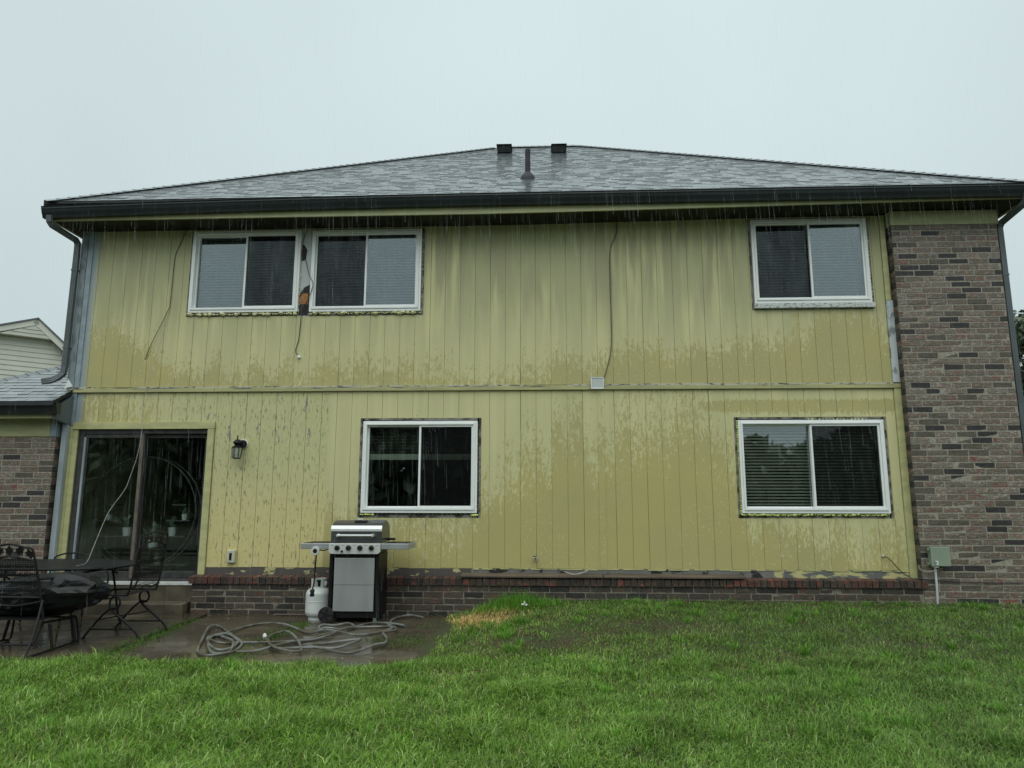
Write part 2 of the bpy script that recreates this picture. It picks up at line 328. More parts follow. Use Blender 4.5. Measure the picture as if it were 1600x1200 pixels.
def patio_material():
    m, t, b = new_mat('wet_patio_concrete'); P = pos(t)
    n1 = noise(t, P, (1.1, 1.6, 1), 4, .6); n2 = noise(t, P, (14, 14, 14), 3, .6); n3 = noise(t, P, (.8, 1.4, 1), 3, .5, (4, 7, 1))
    c = mixc(t, ss(t, n1, .35, .65), (.084, .068, .044), (.052, .044, .031))
    c = mixc(t, math_n(t, 'MULTIPLY', ss(t, n3, .55, .68), .7), c, (.14, .125, .10))
    c = mixc(t, math_n(t, 'MULTIPLY', ss(t, n2, .55, .8), .4), c, (.035, .03, .024))
    link(t, c, b.inputs['Base Color'])
    r = N(t, 'ShaderNodeMapRange'); r.inputs[1].default_value = .4; r.inputs[2].default_value = .62; r.inputs[3].default_value = .10; r.inputs[4].default_value = .42
    link(t, noise(t, P, (1.4, 2, 1), 4, .55, (1, 2, 3)), r.inputs[0]); link(t, r.outputs[0], b.inputs['Roughness'])
    bump(t, b, math_n(t, 'ADD', n2, math_n(t, 'MULTIPLY', noise(t, P, (60, 60, 60), 2), .4)), .12, .003)
    return m
MT['patio'] = patio_material()
MT['soil'] = pm('wet_soil', (.030, .046, .014), (.042, .036, .018), 5, .7, bmp=.5)
def grass_material(name='grass_blade'):
    m, t, b = new_mat(name)
    a = N(t, 'ShaderNodeAttribute'); a.attribute_name = 'tint'
    link(t, a.outputs['Color'], b.inputs['Base Color']); b.inputs['Roughness'].default_value = .55
    b.inputs['Specular IOR Level'].default_value = .16
    tl = N(t, 'ShaderNodeBsdfTranslucent'); link(t, a.outputs['Color'], tl.inputs[0])
    mxs = N(t, 'ShaderNodeMixShader'); mxs.inputs[0].default_value = .25
    link(t, b.outputs[0], mxs.inputs[1]); link(t, tl.outputs[0], mxs.inputs[2]); link(t, mxs.outputs[0], t.nodes['Material Output'].inputs[0])
    return m
MT['grass'] = grass_material()
MT['leaf'] = pm('dark_leaf', (.055, .080, .045), (.085, .115, .06), 2.0, .38)
MT['bark'] = pm('bark', (.07, .055, .04), (.04, .03, .025), 6, .8)
def water_material():
    m, t, b = new_mat('falling_water'); t.nodes.remove(b); o = t.nodes['Material Output']
    tr = N(t, 'ShaderNodeBsdfTransparent'); df = N(t, 'ShaderNodeBsdfDiffuse'); df.inputs[0].default_value = (.9, .95, .95, 1)
    gl = N(t, 'ShaderNodeBsdfGlossy'); gl.inputs['Roughness'].default_value = .15
    m1 = N(t, 'ShaderNodeMixShader'); m1.inputs[0].default_value = .5; link(t, df.outputs[0], m1.inputs[1]); link(t, gl.outputs[0], m1.inputs[2])
    m2 = N(t, 'ShaderNodeMixShader'); m2.inputs[0].default_value = .38; link(t, tr.outputs[0], m2.inputs[1]); link(t, m1.outputs[0], m2.inputs[2])
    link(t, m2.outputs[0], o.inputs[0]); return m
MT['water'] = water_material()

# ------------------------------------------------------------------ mesh helpers
class MB:
    def __init__(s): s.v = []; s.f = []; s.mi = []; s.cur = 0
    def add(s, vs, fs):
        o = len(s.v); s.v += [tuple(p) for p in vs]
        for f in fs: s.f.append(tuple(i+o for i in f)); s.mi.append(s.cur)
        return s
    def box(s, x0, x1, y0, y1, z0, z1):
        v = [(x0,y0,z0),(x1,y0,z0),(x1,y1,z0),(x0,y1,z0),(x0,y0,z1),(x1,y0,z1),(x1,y1,z1),(x0,y1,z1)]
        return s.add(v, [(0,3,2,1),(4,5,6,7),(0,1,5,4),(1,2,6,5),(2,3,7,6),(3,0,4,7)])
    def cbox(s, x0, x1, y0, y1, z0, z1, c=.004):
        """box whose front (-y) face edges are chamfered"""
        v = [(x0,y0+c,z0),(x1,y0+c,z0),(x1,y1,z0),(x0,y1,z0),(x0,y0+c,z1),(x1,y0+c,z1),(x1,y1,z1),(x0,y1,z1),
             (x0+c,y0,z0+c),(x1-c,y0,z0+c),(x1-c,y0,z1-c),(x0+c,y0,z1-c)]
        return s.add(v, [(0,3,2,1),(4,5,6,7),(1,2,6,5),(2,3,7,6),(3,0,4,7),(8,9,10,11),(0,1,9,8),(1,5,10,9),(5,4,11,10),(4,0,8,11)])
    def obox(s, c, ax, ay, az):
        """oriented box: centre and three half-axis vectors"""
        c = Vector(c); ax, ay, az = Vector(ax), Vector(ay), Vector(az)
        v = [c+ax*i+ay*j+az*k for k in (-1,1) for (i,j) in ((-1,-1),(1,-1),(1,1),(-1,1))]
        return s.add(v, [(0,3,2,1),(4,5,6,7),(0,1,5,4),(1,2,6,5),(2,3,7,6),(3,0,4,7)])
    def tube(s, pts, r, n=8, caps=True, closed=False):
        pts = [Vector(p) for p in pts]; L = len(pts); rs = r if isinstance(r, (list, tuple)) else [r]*L
        o = len(s.v); prev = None
        for i, p in enumerate(pts):
            if closed: tan = pts[(i+1) % L]-pts[(i-1) % L]
            else: tan = pts[min(i+1, L-1)]-pts[max(i-1, 0)]
            if tan.length < 1e-9: tan = Vector((0,0,1))
            tan.normalize()
            if prev is None:
                a = tan.cross(Vector((0,0,1)))
                if a.length < .05: a = tan.cross(Vector((0,1,0)))
                a.normalize()
            else:
                a = prev-tan*prev.dot(tan)
                if a.length < 1e-6: a = tan.orthogonal()
                a.normalize()
            prev = a; b2 = tan.cross(a)
            for k in range(n):
                an = 2*math.pi*k/n; s.v.append(tuple(p+(a*math.cos(an)+b2*math.sin(an))*rs[i]))
        for i in range(L if closed else L-1):
            for k in range(n):
                j = (i+1) % L
                s.f.append((o+i*n+k, o+i*n+(k+1) % n, o+j*n+(k+1) % n, o+j*n+k)); s.mi.append(s.cur)
        if caps and not closed:
            s.f.append(tuple(o+k for k in range(n))[::-1]); s.mi.append(s.cur)
            s.f.append(tuple(o+(L-1)*n+k for k in range(n))); s.mi.append(s.cur)
        return s
    def sweep(s, pts, prof, up=(0,1,0)):
        """sweep a closed 2-D profile (u along side, v along 'up'-ish) along pts"""
        pts = [Vector(p) for p in pts]; n = len(prof); o = len(s.v); L = len(pts)
        for i, p in enumerate(pts):
            t0 = (pts[i]-pts[i-1]).normalized() if i else (pts[1]-pts[0]).normalized()
            t1 = (pts[i+1]-pts[i]).normalized() if i < L-1 else t0
            tan = (t0+t1).normalized(); k = 1/max(.4, math.sqrt((1+t0.dot(t1))/2))
            u = Vector(up); a = tan.cross(u)
            if a.length < .05: a = tan.cross(Vector((1,0,0)))
            a.normalize(); b2 = a.cross(tan)
            for (x, y) in prof: s.v.append(tuple(p+a*x*1.0+b2*y*k))
        for i in range(L-1):
            for k in range(n):
                s.f.append((o+i*n+k, o+i*n+(k+1) % n, o+(i+1)*n+(k+1) % n, o+(i+1)*n+k)); s.mi.append(s.cur)
        s.f.append(tuple(o+k for k in range(n))[::-1]); s.mi.append(s.cur)
        s.f.append(tuple(o+(L-1)*n+k for k in range(n))); s.mi.append(s.cur)
        return s
    def lathe(s, prof, c=(0,0,0), axis='z', n=20):
        o = len(s.v); c = Vector(c)
        for (r, h) in prof:
            for k in range(n):
                a = 2*math.pi*k/n; x, y = r*math.cos(a), r*math.sin(a)
                d = Vector((x,y,h)) if axis == 'z' else (Vector((x,h,y)) if axis == 'y' else Vector((h,x,y)))
                s.v.append(tuple(c+d))
        for i in range(len(prof)-1):
            for k in range(n):
                s.f.append((o+i*n+k, o+i*n+(k+1) % n, o+(i+1)*n+(k+1) % n, o+(i+1)*n+k)); s.mi.append(s.cur)
        s.f.append(tuple(o+k for k in range(n))[::-1]); s.mi.append(s.cur)
        s.f.append(tuple(o+(len(prof)-1)*n+k for k in range(n))); s.mi.append(s.cur)
        return s
    def prism(s, poly, axis, a, b):
        """polygon in the plane across axis, extruded from a to b"""
        n = len(poly)
        def P(p, h): return {'x': (h, p[0], p[1]), 'y': (p[0], h, p[1]), 'z': (p[0], p[1], h)}[axis]
        vs = [P(p, a) for p in poly]+[P(p, b) for p in poly]
        return s.add(vs, [tuple(range(n)), tuple(range(2*n-1, n-1, -1))]+[(i, i+n, (i+1) % n+n, (i+1) % n) for i in range(n)])
    def mesh(s, name, mats, smooth=False):
        me = bpy.data.meshes.new(name); me.from_pydata(s.v, [], s.f)
        for m in (mats if isinstance(mats, (list, tuple)) else [mats]): me.materials.append(m)
        if any(s.mi): me.polygons.foreach_set('material_index', s.mi)
        import bmesh
        bm = bmesh.new(); bm.from_mesh(me); bmesh.ops.recalc_face_normals(bm, faces=bm.faces); bm.to_mesh(me); bm.free()
        if smooth: me.polygons.foreach_set('use_smooth', [True]*len(me.polygons))
        me.update(); return me
    def build(s, name, mats, parent=None, smooth=False, bevel=0, loc=None):
        o = bpy.data.objects.new(name, s.mesh(name, mats, smooth)); COL.objects.link(o)
        if loc: o.location = loc
        if parent: o.parent = parent
        if bevel:
            md = o.modifiers.new('bevel', 'BEVEL'); md.width = bevel; md.segments = 2; md.limit_method = 'ANGLE'; md.angle_limit = R(40)
        if smooth and not bevel:
            try:
                md = o.modifiers.new('edges', 'EDGE_SPLIT'); md.split_angle = R(42)
            except Exception: pass
        return o
def tag(o, label=None, cat=None, group=None, kind=None):
    for k, v in (('label', label), ('category', cat), ('group', group), ('kind', kind)):
        if v: o[k] = v
    return o
def empty(name, loc=(0,0,0), label=None, cat=None, group=None):
    o = bpy.data.objects.new(name, None); COL.objects.link(o); o.location = loc; o.empty_display_size = .2
    return tag(o, label, cat, group)
def put(name, mesh, parent, loc=(0,0,0), rot=None):
    o = bpy.data.objects.new(name, mesh); COL.objects.link(o); o.parent = parent; o.location = loc
    if rot: o.rotation_euler = rot
    return o
def spline(pts, sub=6, closed=False):
    pts = [np.array(p, float) for p in pts]; out = []; n = len(pts)
    for i in range(n if closed else n-1):
        g = (lambda j: pts[j % n]) if closed else (lambda j: pts[max(0, min(n-1, j))])
        p0, p1, p2, p3 = g(i-1), g(i), g(i+1), g(i+2)
        for k in range(sub):
            u = k/sub
            out.append(.5*((2*p1)+(-p0+p2)*u+(2*p0-5*p1+4*p2-p3)*u*u+(-p0+3*p1-3*p2+p3)*u**3))
    if not closed: out.append(pts[-1])
    return [tuple(p) for p in out]

# ------------------------------------------------------------------ ground
def sm(a, b, x): u = np.clip((x-a)/(b-a), 0, 1); return u*u*(3-2*u)
def wig(x, y, k=1.0):
    return (np.sin(x*2.1*k+1.3)*np.sin(y*1.7*k+.4)+.6*np.sin(x*4.7*k-y*3.1*k+2)+.4*np.sin(x*9.1*k+y*7.7*k))/2
def gz(x, y):
    x = np.asarray(x, float); y = np.asarray(y, float)
    lawn = .015+.175*sm(-2.9, -.15, y)*sm(-1.05, .7, x)+.012*wig(x, y)
    front = sm(-2.6, -3.3, y)
    z = lawn+front*.01
    pat = (x < -.86) & (y > -3.0) & (x > -11)
    z = np.where(pat, -.03, z)
    far = np.sqrt(x*x+(y+3)**2)
    return z-.10*sm(20, 60, far)*(far-20)/40
def ground():
    xs = np.concatenate([-np.geomspace(400, 12, 14), np.linspace(-11, 10, 106), np.geomspace(11, 400, 14)])
    ys = np.concatenate([-np.geomspace(400, 9.8, 14), np.linspace(-9, 1.2, 62), np.geomspace(2, 400, 16)])
    Xg, Yg = np.meshgrid(xs, ys); Zg = gz(Xg, Yg)
    v = np.stack([Xg, Yg, Zg], -1).reshape(-1, 3); nx, ny = len(xs), len(ys)
    f = [(j*nx+i, j*nx+i+1, (j+1)*nx+i+1, (j+1)*nx+i) for j in range(ny-1) for i in range(nx-1)]
    b = MB(); b.v = [tuple(p) for p in v]; b.f = f; b.mi = [0]*len(f)
    tag(b.build('ground', MT['soil'], smooth=False), kind='structure')
ground()
def lawn_edge_x(y):   # left edge of the lawn beside the patio
    return np.interp(y, [-3.05, -2.6, -2.1, -1.2, -.6, -.15], [-1.0, -.80, -.74, -.72, -.92, -1.05])
# patio: two slabs with a grassy crack between them
def crack_x(y): return np.interp(y, [-3.1, -2.5, -1.5, -.9, -.13], [-3.62, -3.70, -3.79, -3.87, -3.88])
for left in (True, False):
    b = MB(); ysl = np.linspace(-3.02, -.13, 26)
    if left: poly = [(-10.5, -3.02)]+[(float(crack_x(y))-.05+.012*math.sin(y*9), float(y)) for y in ysl]+[(-10.5, -.13)]
    else: poly = [(float(crack_x(y))+.05+.012*math.sin(y*7+1), float(y)) for y in ysl]+[(float(lawn_edge_x(y))+.12, float(y)) for y in ysl[::-1]]
    b.prism(poly, 'z', -.06, 0.0)
    tag(b.build('patio', MT['patio']), kind='structure')

# ------------------------------------------------------------------ house
house = empty('house', (0,0,0), 'two-storey house with faded yellow wood siding, brick pier and dark hip roof', 'house')
XL, XR = -6.14, 4.88            # siding
PIER0, PIER1 = 4.885, 6.24      # brick pier
HD = 10.6                       # depth of the house
WIN = [(-4.552, -3.03, 3.94, 5.11, 'R', 1), (-2.871, -1.35, 3.935, 5.098, 'L', 1), (3.098, 4.614, 3.982, 5.146, 'L', 1),
       (-2.066, -.56, 1.254, 2.442, 'R', .32), (2.795, 4.62, 1.257, 2.436, 'R', 1)]
DOOR = (-5.93, -4.16, .30, 2.345)
OPEN = [(w[0]-.034, w[1]+.038, w[2]-.052, w[3]+.030) for w in WIN[:3]]+[(w[0]-.046, w[1]+.048, w[2]-.062, w[3]+.042) for w in WIN[3:]]
OPEN[0] = (OPEN[0][0], -3.0, OPEN[0][2], 5.126); OPEN[1] = (-3.0, OPEN[1][1], OPEN[1][2], 5.116)   # the two share one torn opening
OPEN[2] = (OPEN[2][0], OPEN[2][1], 3.90, 5.165)
ALLOPEN = OPEN+[DOOR]
# backing wall (what the grooves show), cut round the openings
def cells(x0, x1, z0, z1, opens):
    xs = sorted({x0, x1, *[v for o in opens for v in o[:2] if x0 < v < x1]}); zs = sorted({z0, z1, *[v for o in opens for v in o[2:4] if z0 < v < z1]})
    for i in range(len(xs)-1):
        run = None
        for j in range(len(zs)-1):
            cx, cz = (xs[i]+xs[i+1])/2, (zs[j]+zs[j+1])/2
            hole = any(o[0] < cx < o[1] and o[2] < cz < o[3] for o in opens)
            if not hole:
                run = [zs[j], zs[j+1]] if run is None else [run[0], zs[j+1]]
            if hole or j == len(zs)-2:
                if run: yield xs[i], xs[i+1], run[0], run[1]
                run = None
b = MB()
for c in cells(-6.12, 6.20, .02, 5.19, ALLOPEN): b.box(c[0], c[1], .0056, .14, c[2], c[3])
b.build('wall', MT['groove'], house)
b = MB(); b.box(-6.12, -5.98, .145, HD, 0, 5.19); b.box(6.06, 6.20, .145, HD, 0, 5.19); b.box(-5.98, 6.06, HD-.14, HD, 0, 5.19)
b.build('wall', MT['trim'], house)
# dim rooms behind the glass
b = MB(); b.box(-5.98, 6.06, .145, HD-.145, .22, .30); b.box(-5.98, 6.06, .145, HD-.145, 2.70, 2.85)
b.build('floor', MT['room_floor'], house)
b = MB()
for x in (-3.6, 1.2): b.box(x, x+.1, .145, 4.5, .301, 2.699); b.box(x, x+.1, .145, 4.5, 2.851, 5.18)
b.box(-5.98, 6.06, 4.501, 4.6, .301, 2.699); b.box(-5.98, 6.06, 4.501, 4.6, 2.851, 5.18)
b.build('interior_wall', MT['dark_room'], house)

# siding planks between the grooves
PW = .2032; G = .0042
def planks(z0, z1, opens, xa, xb, phase):
    k0 = math.floor((xa-phase)/PW)
    for k in range(k0, int((xb-phase)/PW)+1):
        a, c = max(xa, phase+k*PW+G/2), min(xb, phase+(k+1)*PW-G/2)
        if c-a < .03: continue
        wide = .002 if k % 6 == 0 else 0     # panel joints are a little wider
        a += wide
        rel = [o for o in opens if o[0] < c and o[1] > a and o[2] < z1 and o[3] > z0]
        dy = random.uniform(-.0012, .0012)
        zz0 = z0+random.uniform(-.004, .004)
        if not rel:
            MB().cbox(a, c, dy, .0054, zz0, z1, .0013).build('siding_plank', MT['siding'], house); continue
        cl = [(p[0], p[1], p[2], p[3]) for p in cells(a, c, zz0, z1, rel)]
        # group touching rectangles into contiguous planks
        groups = []
        for r in cl:
            hit = [g for g in groups if any(abs(r[0]-q[1]) < 1e-6 and r[2] < q[3] and r[3] > q[2] for q in g)]
            ng = [r]+[q for g in hit for q in g]
            groups = [g for g in groups if g not in hit]+[ng]
        for g in groups:
            b = MB()
            if len(g) == 1: b.cbox(*g[0][:2], dy, .0054, *g[0][2:], .0013)
            else:
                for q in g: b.box(q[0], q[1], dy, .0054, q[2], q[3])
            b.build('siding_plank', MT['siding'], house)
planks(2.918, 5.188, OPEN[:3], -6.0, 4.79, 0.0)
planks(.565, 2.842, OPEN[3:]+[(-6.2, -4.06, 0, 2.446)], -6.0, 4.79, 0.0)
# corner boards, belt board, door casing
def part(name, m, x0, x1, y0, y1, z0, z1, bev=.003, parent=house):
    return MB().box(x0, x1, y0, y1, z0, z1).build(name, m, parent, bevel=bev)
part('corner_board', MT['corner'], -6.155, -6.06, -.022, .13, 2.846, 5.188)
part('corner_board', MT['corner2'], -6.055, -5.985, -.018, .014, 2.915, 5.186)
part('corner_board', MT['corner2'], -6.155, -6.002, -.018, .10, 2.40, 2.842)
part('corner_board', MT['trim'], -6.155, -6.005, -.014, .10, .36, 2.396)
part('corner_board', MT['trim'], 4.795, 4.884, -.022, .014, .47, 2.842)
part('corner_board', MT['trim'], 4.795, 4.86, -.022, .014, 4.012, 5.186)
part('corner_board', MT['peel'], 4.795, 4.884, -.022, .014, 2.92, 4.008)
xs = [-6.14, -4.1, -1.25, .915, 3.25, 4.88]
b_ = None
for i in range(5):
    part('belt_board', MT['belt'], xs[i]+.002, xs[i+1]-.002, -.034, .013, 2.846, 2.902)
b = MB()
x = -5.98
while x < 4.76:
    w = random.uniform(.15, .6)
    if random.random() < .85: b.box(x, min(x+w, 4.79), random.uniform(-.030, -.018), .012, 2.9025, 2.917+random.uniform(-.003, .004))
    x += w+random.uniform(.0, .05)
b.build('caulk_line', MT['caulk'], house)
part('door_casing', MT['trim'], -6.0, -4.065, -.030, .014, 2.35, 2.442)
part('door_casing', MT['trim'], -4.155, -4.068, -.028, .014, .47, 2.347)
part('door_casing', MT['trim'], -6.002, -5.935, -.012, .014, .36, 2.347)
# exposed sheathing strip under the siding, in pieces
for (x0, x1, k) in ((-4.06, -2.05, 'sheath_d'), (-2.045, -.62, 'sheath_d'), (-.61, .22, 'sheath'), (.225, 1.2, 'sheath'), (1.205, 2.1, 'sheath'), (2.105, 3.15, 'sheath'), (3.155, 4.79, 'sheath_y')):
    part('sheathing', MT[k], x0, x1, random.uniform(.0005, .003), .0054, .462, .562)
# torn paint lip below the planks
b = MB()
x = -.6
while x < 4.7:
    w = random.uniform(.05, .3); b.box(x, x+w, -.006, .003, .560-random.uniform(.003, .014), .5645); x += w+random.uniform(0, .1)
b.build('paint_lip', MT['trim'], house)

# ---- windows
def window(w, idx):
    x0, x1, z0, z1, scr, drop = w
    ow = OPEN[idx]
    f = MB(); t_ = .030
    def ring(m, a, c, e, g, th, y0, y1, bot=None):
        bt = bot or th
        m.box(a, a+th, y0, y1, e, g); m.box(c-th, c, y0, y1, e, g); m.box(a+th, c-th, y0, y1, g-th, g); m.box(a+th, c-th, y0, y1, e, e+bt)
    ring(f, x0, x1, z0, z1, t_, -.036, .06, .036)
    ring(f, x0+t_, x1-t_, z0+.036, z1-t_, .022, -.048, .06, .028)
    fr = f.build('window', MT['vinyl'], house, bevel=.004)
    ix0, ix1, iz0, iz1 = x0+t_+.022, x1-t_-.022, z0+.064, z1-t_-.022
    xm = (ix0+ix1)/2
    s_ = MB()
    if scr == 'R': ring(s_, xm-.012, ix1-.001, iz0+.001, iz1-.001, .026, -.030, .012)
    else: ring(s_, ix0+.001, xm+.012, iz0+.001, iz1-.001, .018, -.010, .035)
    s_.build('sash', MT['vinyl'], fr, bevel=.003)
    s2 = MB()
    if scr == 'R': ring(s2, ix0+.001, xm+.012, iz0+.001, iz1-.001, .020, .018, .055)
    else: ring(s2, xm-.012, ix1-.001, iz0+.001, iz1-.001, .026, -.034, -.012)
    s2.build('sash', MT['vinyl'], fr, bevel=.003)
    # panes
    if scr == 'R': pl = [(ix0+.02, xm-.004, .040), (xm+.013, ix1-.026, -.008)]
    else: pl = [(ix0+.018, xm-.004, .016), (xm+.013, ix1-.026, -.022)]
    for a, c, y in pl:
        MB().box(a, c, y, y+.006, iz0+.02, iz1-.02).build('pane', MT['pane'], fr)
    a, c, y = pl[1] if scr == 'R' else pl[0]
    MB().box(a, c, y-.008, y-.0065, iz0+.02, iz1-.02).build('insect_screen', MT['screen'], fr)
    # rough opening: strip of sheathing with torn edges round the frame
    e = MB(); o0, o1, q0, q1 = ow
    def strip(a, c, e0, e1, ver):
        n = max(3, int((max(c-a, e1-e0))/.09))
        for i in range(n):
            u0, u1 = i/n, (i+1)/n; y = random.uniform(.002, .007)
            if ver: e.box(a, c, y, .030, e0+(e1-e0)*u0, e0+(e1-e0)*u1-.002)
            else: e.box(a+(c-a)*u0, a+(c-a)*u1-.002, y, .030, e0, e1)
    g_ = .018 if idx >= 3 else .008
    (idx != 1) and strip(o0, x0-g_, q0, q1, True); (idx != 0) and strip(x1+g_, o1, q0, q1, True); strip(x0, x1, q0, z0-g_*1.2, False); strip(x0, x1, z1+g_, q1, False)
    e.build('rough_opening', MT['rough'], fr)
    # spray foam squeezed out along the frame
    def bead(pts, amp, mat):
        fm = MB()
        for (px, pz, rr) in pts:
            pr = [(rr*math.sin(a)*random.uniform(.85, 1.15), -rr*math.cos(a)*.8) for a in np.linspace(.15, math.pi-.1, 5)]
            fm.lathe(pr, (px, -.012+random.uniform(-.01, .004), pz), 'z', 7)
        tag(fm.build('foam_bead', mat, fr, smooth=True), kind='stuff')
    pts = []
    lime = idx >= 3
    if idx in (0, 1):
        x = x0-.01
        while x < x1: pts.append((x, z0-.016+random.uniform(-.012, .006), random.choice([.011, .014, .018, .030]))); x += random.uniform(.015, .04)
        z = z0
        while z < z1-.1:
            pts.append(((x1+.014 if idx == 1 else x1+.010), z, random.uniform(.006, .013))); z += random.uniform(.02, .08)
    elif idx == 2:
        for z in np.arange(z0, z1-.2, .05): pts.append((x1+.012, z, random.uniform(.004, .015)))
        for z in np.arange(z0+.1, z1, .07): pts.append((x0-.01, z, random.uniform(.003, .008)))
    elif idx == 3:
        for x in np.linspace(x0, x0+.16, 8): pts.append((x, z0-.02, random.uniform(.012, .02)))
        for x in np.linspace(x1-.06, x1, 4): pts.append((x, z0-.025, random.uniform(.014, .022)))
        for z in np.arange(z0+.05, z1, .06): pts.append((x0-.008, z, random.uniform(.003, .006))); pts.append((x1+.010, z, random.uniform(.003, .008)))
        for x in np.arange(x0+.1, x1, .06): pts.append((x, z0-.012, random.uniform(.004, .007)))
    else:
        for x in np.arange(x0, x1, .022): pts.append((x, z0-.016+random.uniform(-.008, .004), random.uniform(.007, .019)))
        for z in np.arange(z0, z1, .03): pts.append((x0-.012, z, random.uniform(.008, .015)))
        for x in np.arange(x0+.9, x1-.2, .045): pts.append((x, z1+.012, random.uniform(.004, .012)))
    bead(pts, 0, MT['foam_l'] if lime else MT['foam'])
    if idx == 2:
        MB().box(x0-.01, x1+.03, -.05, .012, 3.915, 3.978).build('window_sill', MT['old_sill'], fr, bevel=.004)
    return (ix0, ix1, iz0, iz1, drop)
INN = [window(w, i) for i, w in enumerate(WIN)]
# torn panel between the two upper left windows
b = MB().box(-3.03+.002, -2.871-.002, .0100, .10, 3.885, 5.14); b.build('wall_panel', MT['panel'], house)
b = MB().prism([(-3.026, 4.90), (-3.0, 4.91), (-2.945, 4.83), (-2.955, 4.76), (-2.962, 4.69), (-3.01, 4.675), (-3.026, 4.69)], 'y', .004, .0098); b.build('torn_hole', MT['tear'], house)
b = MB().prism([(-3.022, 4.056), (-3.02, 4.16), (-2.985, 4.20), (-2.93, 4.215), (-2.90, 4.19), (-2.895, 4.056)], 'y', .003, .0098); b.build('strand_board', MT['osb'], house)
b = MB().prism([(-3.024, 4.165), (-3.02, 4.20), (-2.96, 4.29), (-2.885, 4.33), (-2.885, 4.06), (-2.893, 4.06), (-2.90, 4.195), (-2.93, 4.22), (-2.985, 4.205)], 'y', -.001, .0098); b.build('torn_hole', MT['tear'], house)
b = MB().prism([(-3.02, 3.90), (-3.02, 4.052), (-2.88, 4.052), (-2.88, 3.90)], 'y', .002, .0098); b.build('torn_hole', MT['tear'], house)

# ---- blinds hang inside the windows
BL = ['grey blind lowered in the left one of the paired upper windows', 'grey blind lowered in the right one of the paired upper windows', 'grey blind lowered in the upper window beside the brick pier',
      'cream blind raised two thirds in the lower window above the grill', 'cream blind lowered in the lower window beside the brick pier']
for i, (a, c, z0, z1, drop) in enumerate(INN):
    col = MT['blind_g'] if i < 3 else (MT['blind_k'] if i == 3 else MT['blind'])
    bl = empty('window_blind', ((a+c)/2, .13, z1), BL[i], 'blind', 'window blinds')
    w = (c-a)-.03
    sl = MB(); ang = R(52 if i != 4 else 38)
    hy, hz = .0175*math.cos(ang), .0175*math.sin(ang)
    sl.obox((0,0,0), (w/2,0,0), (0,hy,hz), (0,-hz*.05,hy*.05)); sm_ = sl.mesh('slat', col)
    top = z1-.015; n = int((z1-z0)*drop/.040)
    MB().box(-w/2, w/2, -.025, .025, -.03, .012).build('head_rail', col, bl)
    for k in range(n): put('slat', sm_, bl, (0, 0, -.055-.040*k))
    if drop < 1:
        MB().box(-w/2, w/2, -.02, .02, -.055-.040*n-.07, -.055-.040*n+.005).build('bottom_rail', MT['blind'], bl)
    cd = MB()
    for u in (-.32, 0, .32): cd.tube([(u*w, -.026, 0), (u*w, -.026, -.05-.04*n)], .0012, 4)
    cd.build('cord', col, bl)

# ---- sliding door
x0, x1, z0, z1 = DOOR
f = MB()
f.box(x0, x0+.07, .02, .13, z0+.08, z1); f.box(x1-.012, x1, .02, .13, z0+.08, z1); f.box(x0+.07, x1-.012, .02, .13, z1-.055, z1)
f.box(x0+.07, x1-.012, .02, .13, z0+.08, z0+.11)
dr = f.build('sliding_door', MT['door_frame'], house, bevel=.004)
xm = -5.055
def leaf(a, c, y):
    m = MB(); s_ = .05
    m.box(a, a+s_, y, y+.03, z0+.112, z1-.057); m.box(c-s_, c, y, y+.03, z0+.112, z1-.057); m.box(a+s_, c-s_, y, y+.03, z1-.107, z1-.057); m.box(a+s_, c-s_, y, y+.03, z0+.112, z0+.20)
    o = m.build('door_leaf', MT['door_frame'], dr, bevel=.003)
    MB().box(a+s_, c-s_, y+.012, y+.018, z0+.20, z1-.107).build('pane', MT['pane_d'], dr)
leaf(x0+.072, xm+.03, .034); leaf(xm-.01, x1-.014, .080)
MB().box(xm-.022, xm+.022, .006, .032, z0+.112, z1-.057).build('meeting_stile', MT['door_rail'], dr, bevel=.004)
MB().box(x0+.075, x0+.10, .010, .033, z0+.112, z1-.10).build('weather_strip', MT['pale_spout'], dr, bevel=.003)
MB().box(x0, x1, -.02, .13, z0+.035, z0+.078).build('threshold', MT['threshold'], dr, bevel=.004)
MB().box(x0-.05, x1+.02, -.012, .14, .0, z0+.033).build('foundation', MT['step'], house)

# ---- brickwork
CH, BP, JT = .0777, .252, .012
BR = []            # (x0,x1,z,yface,matkey)
def bmat():
    r = random.random()
    return 'brick_a' if r < .36 else 'brick_b' if r < .60 else 'brick_c' if r < .77 else 'brick_e' if r < .90 else 'brick_d'
def courses(xa, xb, za, zb, top_anchor=None):
    n = int(round((zb-za)/CH)); res = []
    for i in range(n):
        z = (top_anchor-(i+1)*CH) if top_anchor else za+i*CH
        off = random.choice((0, .25, .5, .75))*BP if random.random() < .2 else (i % 2)*BP*.5+((i//2) % 2)*BP*.22
        x = xa-off
        while x < xb-.02:
            a, c = max(xa, x), min(xb, x+BP-JT)
            if c-a > .03: res.append((a, c, z))
            x += BP
    return res
YB = -.13
pier = courses(PIER0, PIER1, .15, 4.99, 4.99)
skirt = courses(-4.165, PIER0-.012, .0, .365, .365)
wing = courses(-7.60, -6.15, .0, 2.235, 2.235)
for (nm, bx) in (('pier', (PIER0+.004, PIER1-.004, YB+.001, .015, -.02, 4.992)), ('skirt', (-4.16, PIER0-.002, YB+.001, .015, -.05, .372)), ('wing', (-7.596, -6.156, YB+.001, 2.0, -.05, 2.238))):
    MB().box(*bx).build('brick_wall', MT['mortar_d' if nm == 'skirt' else 'mortar'], house)
meshes = {}
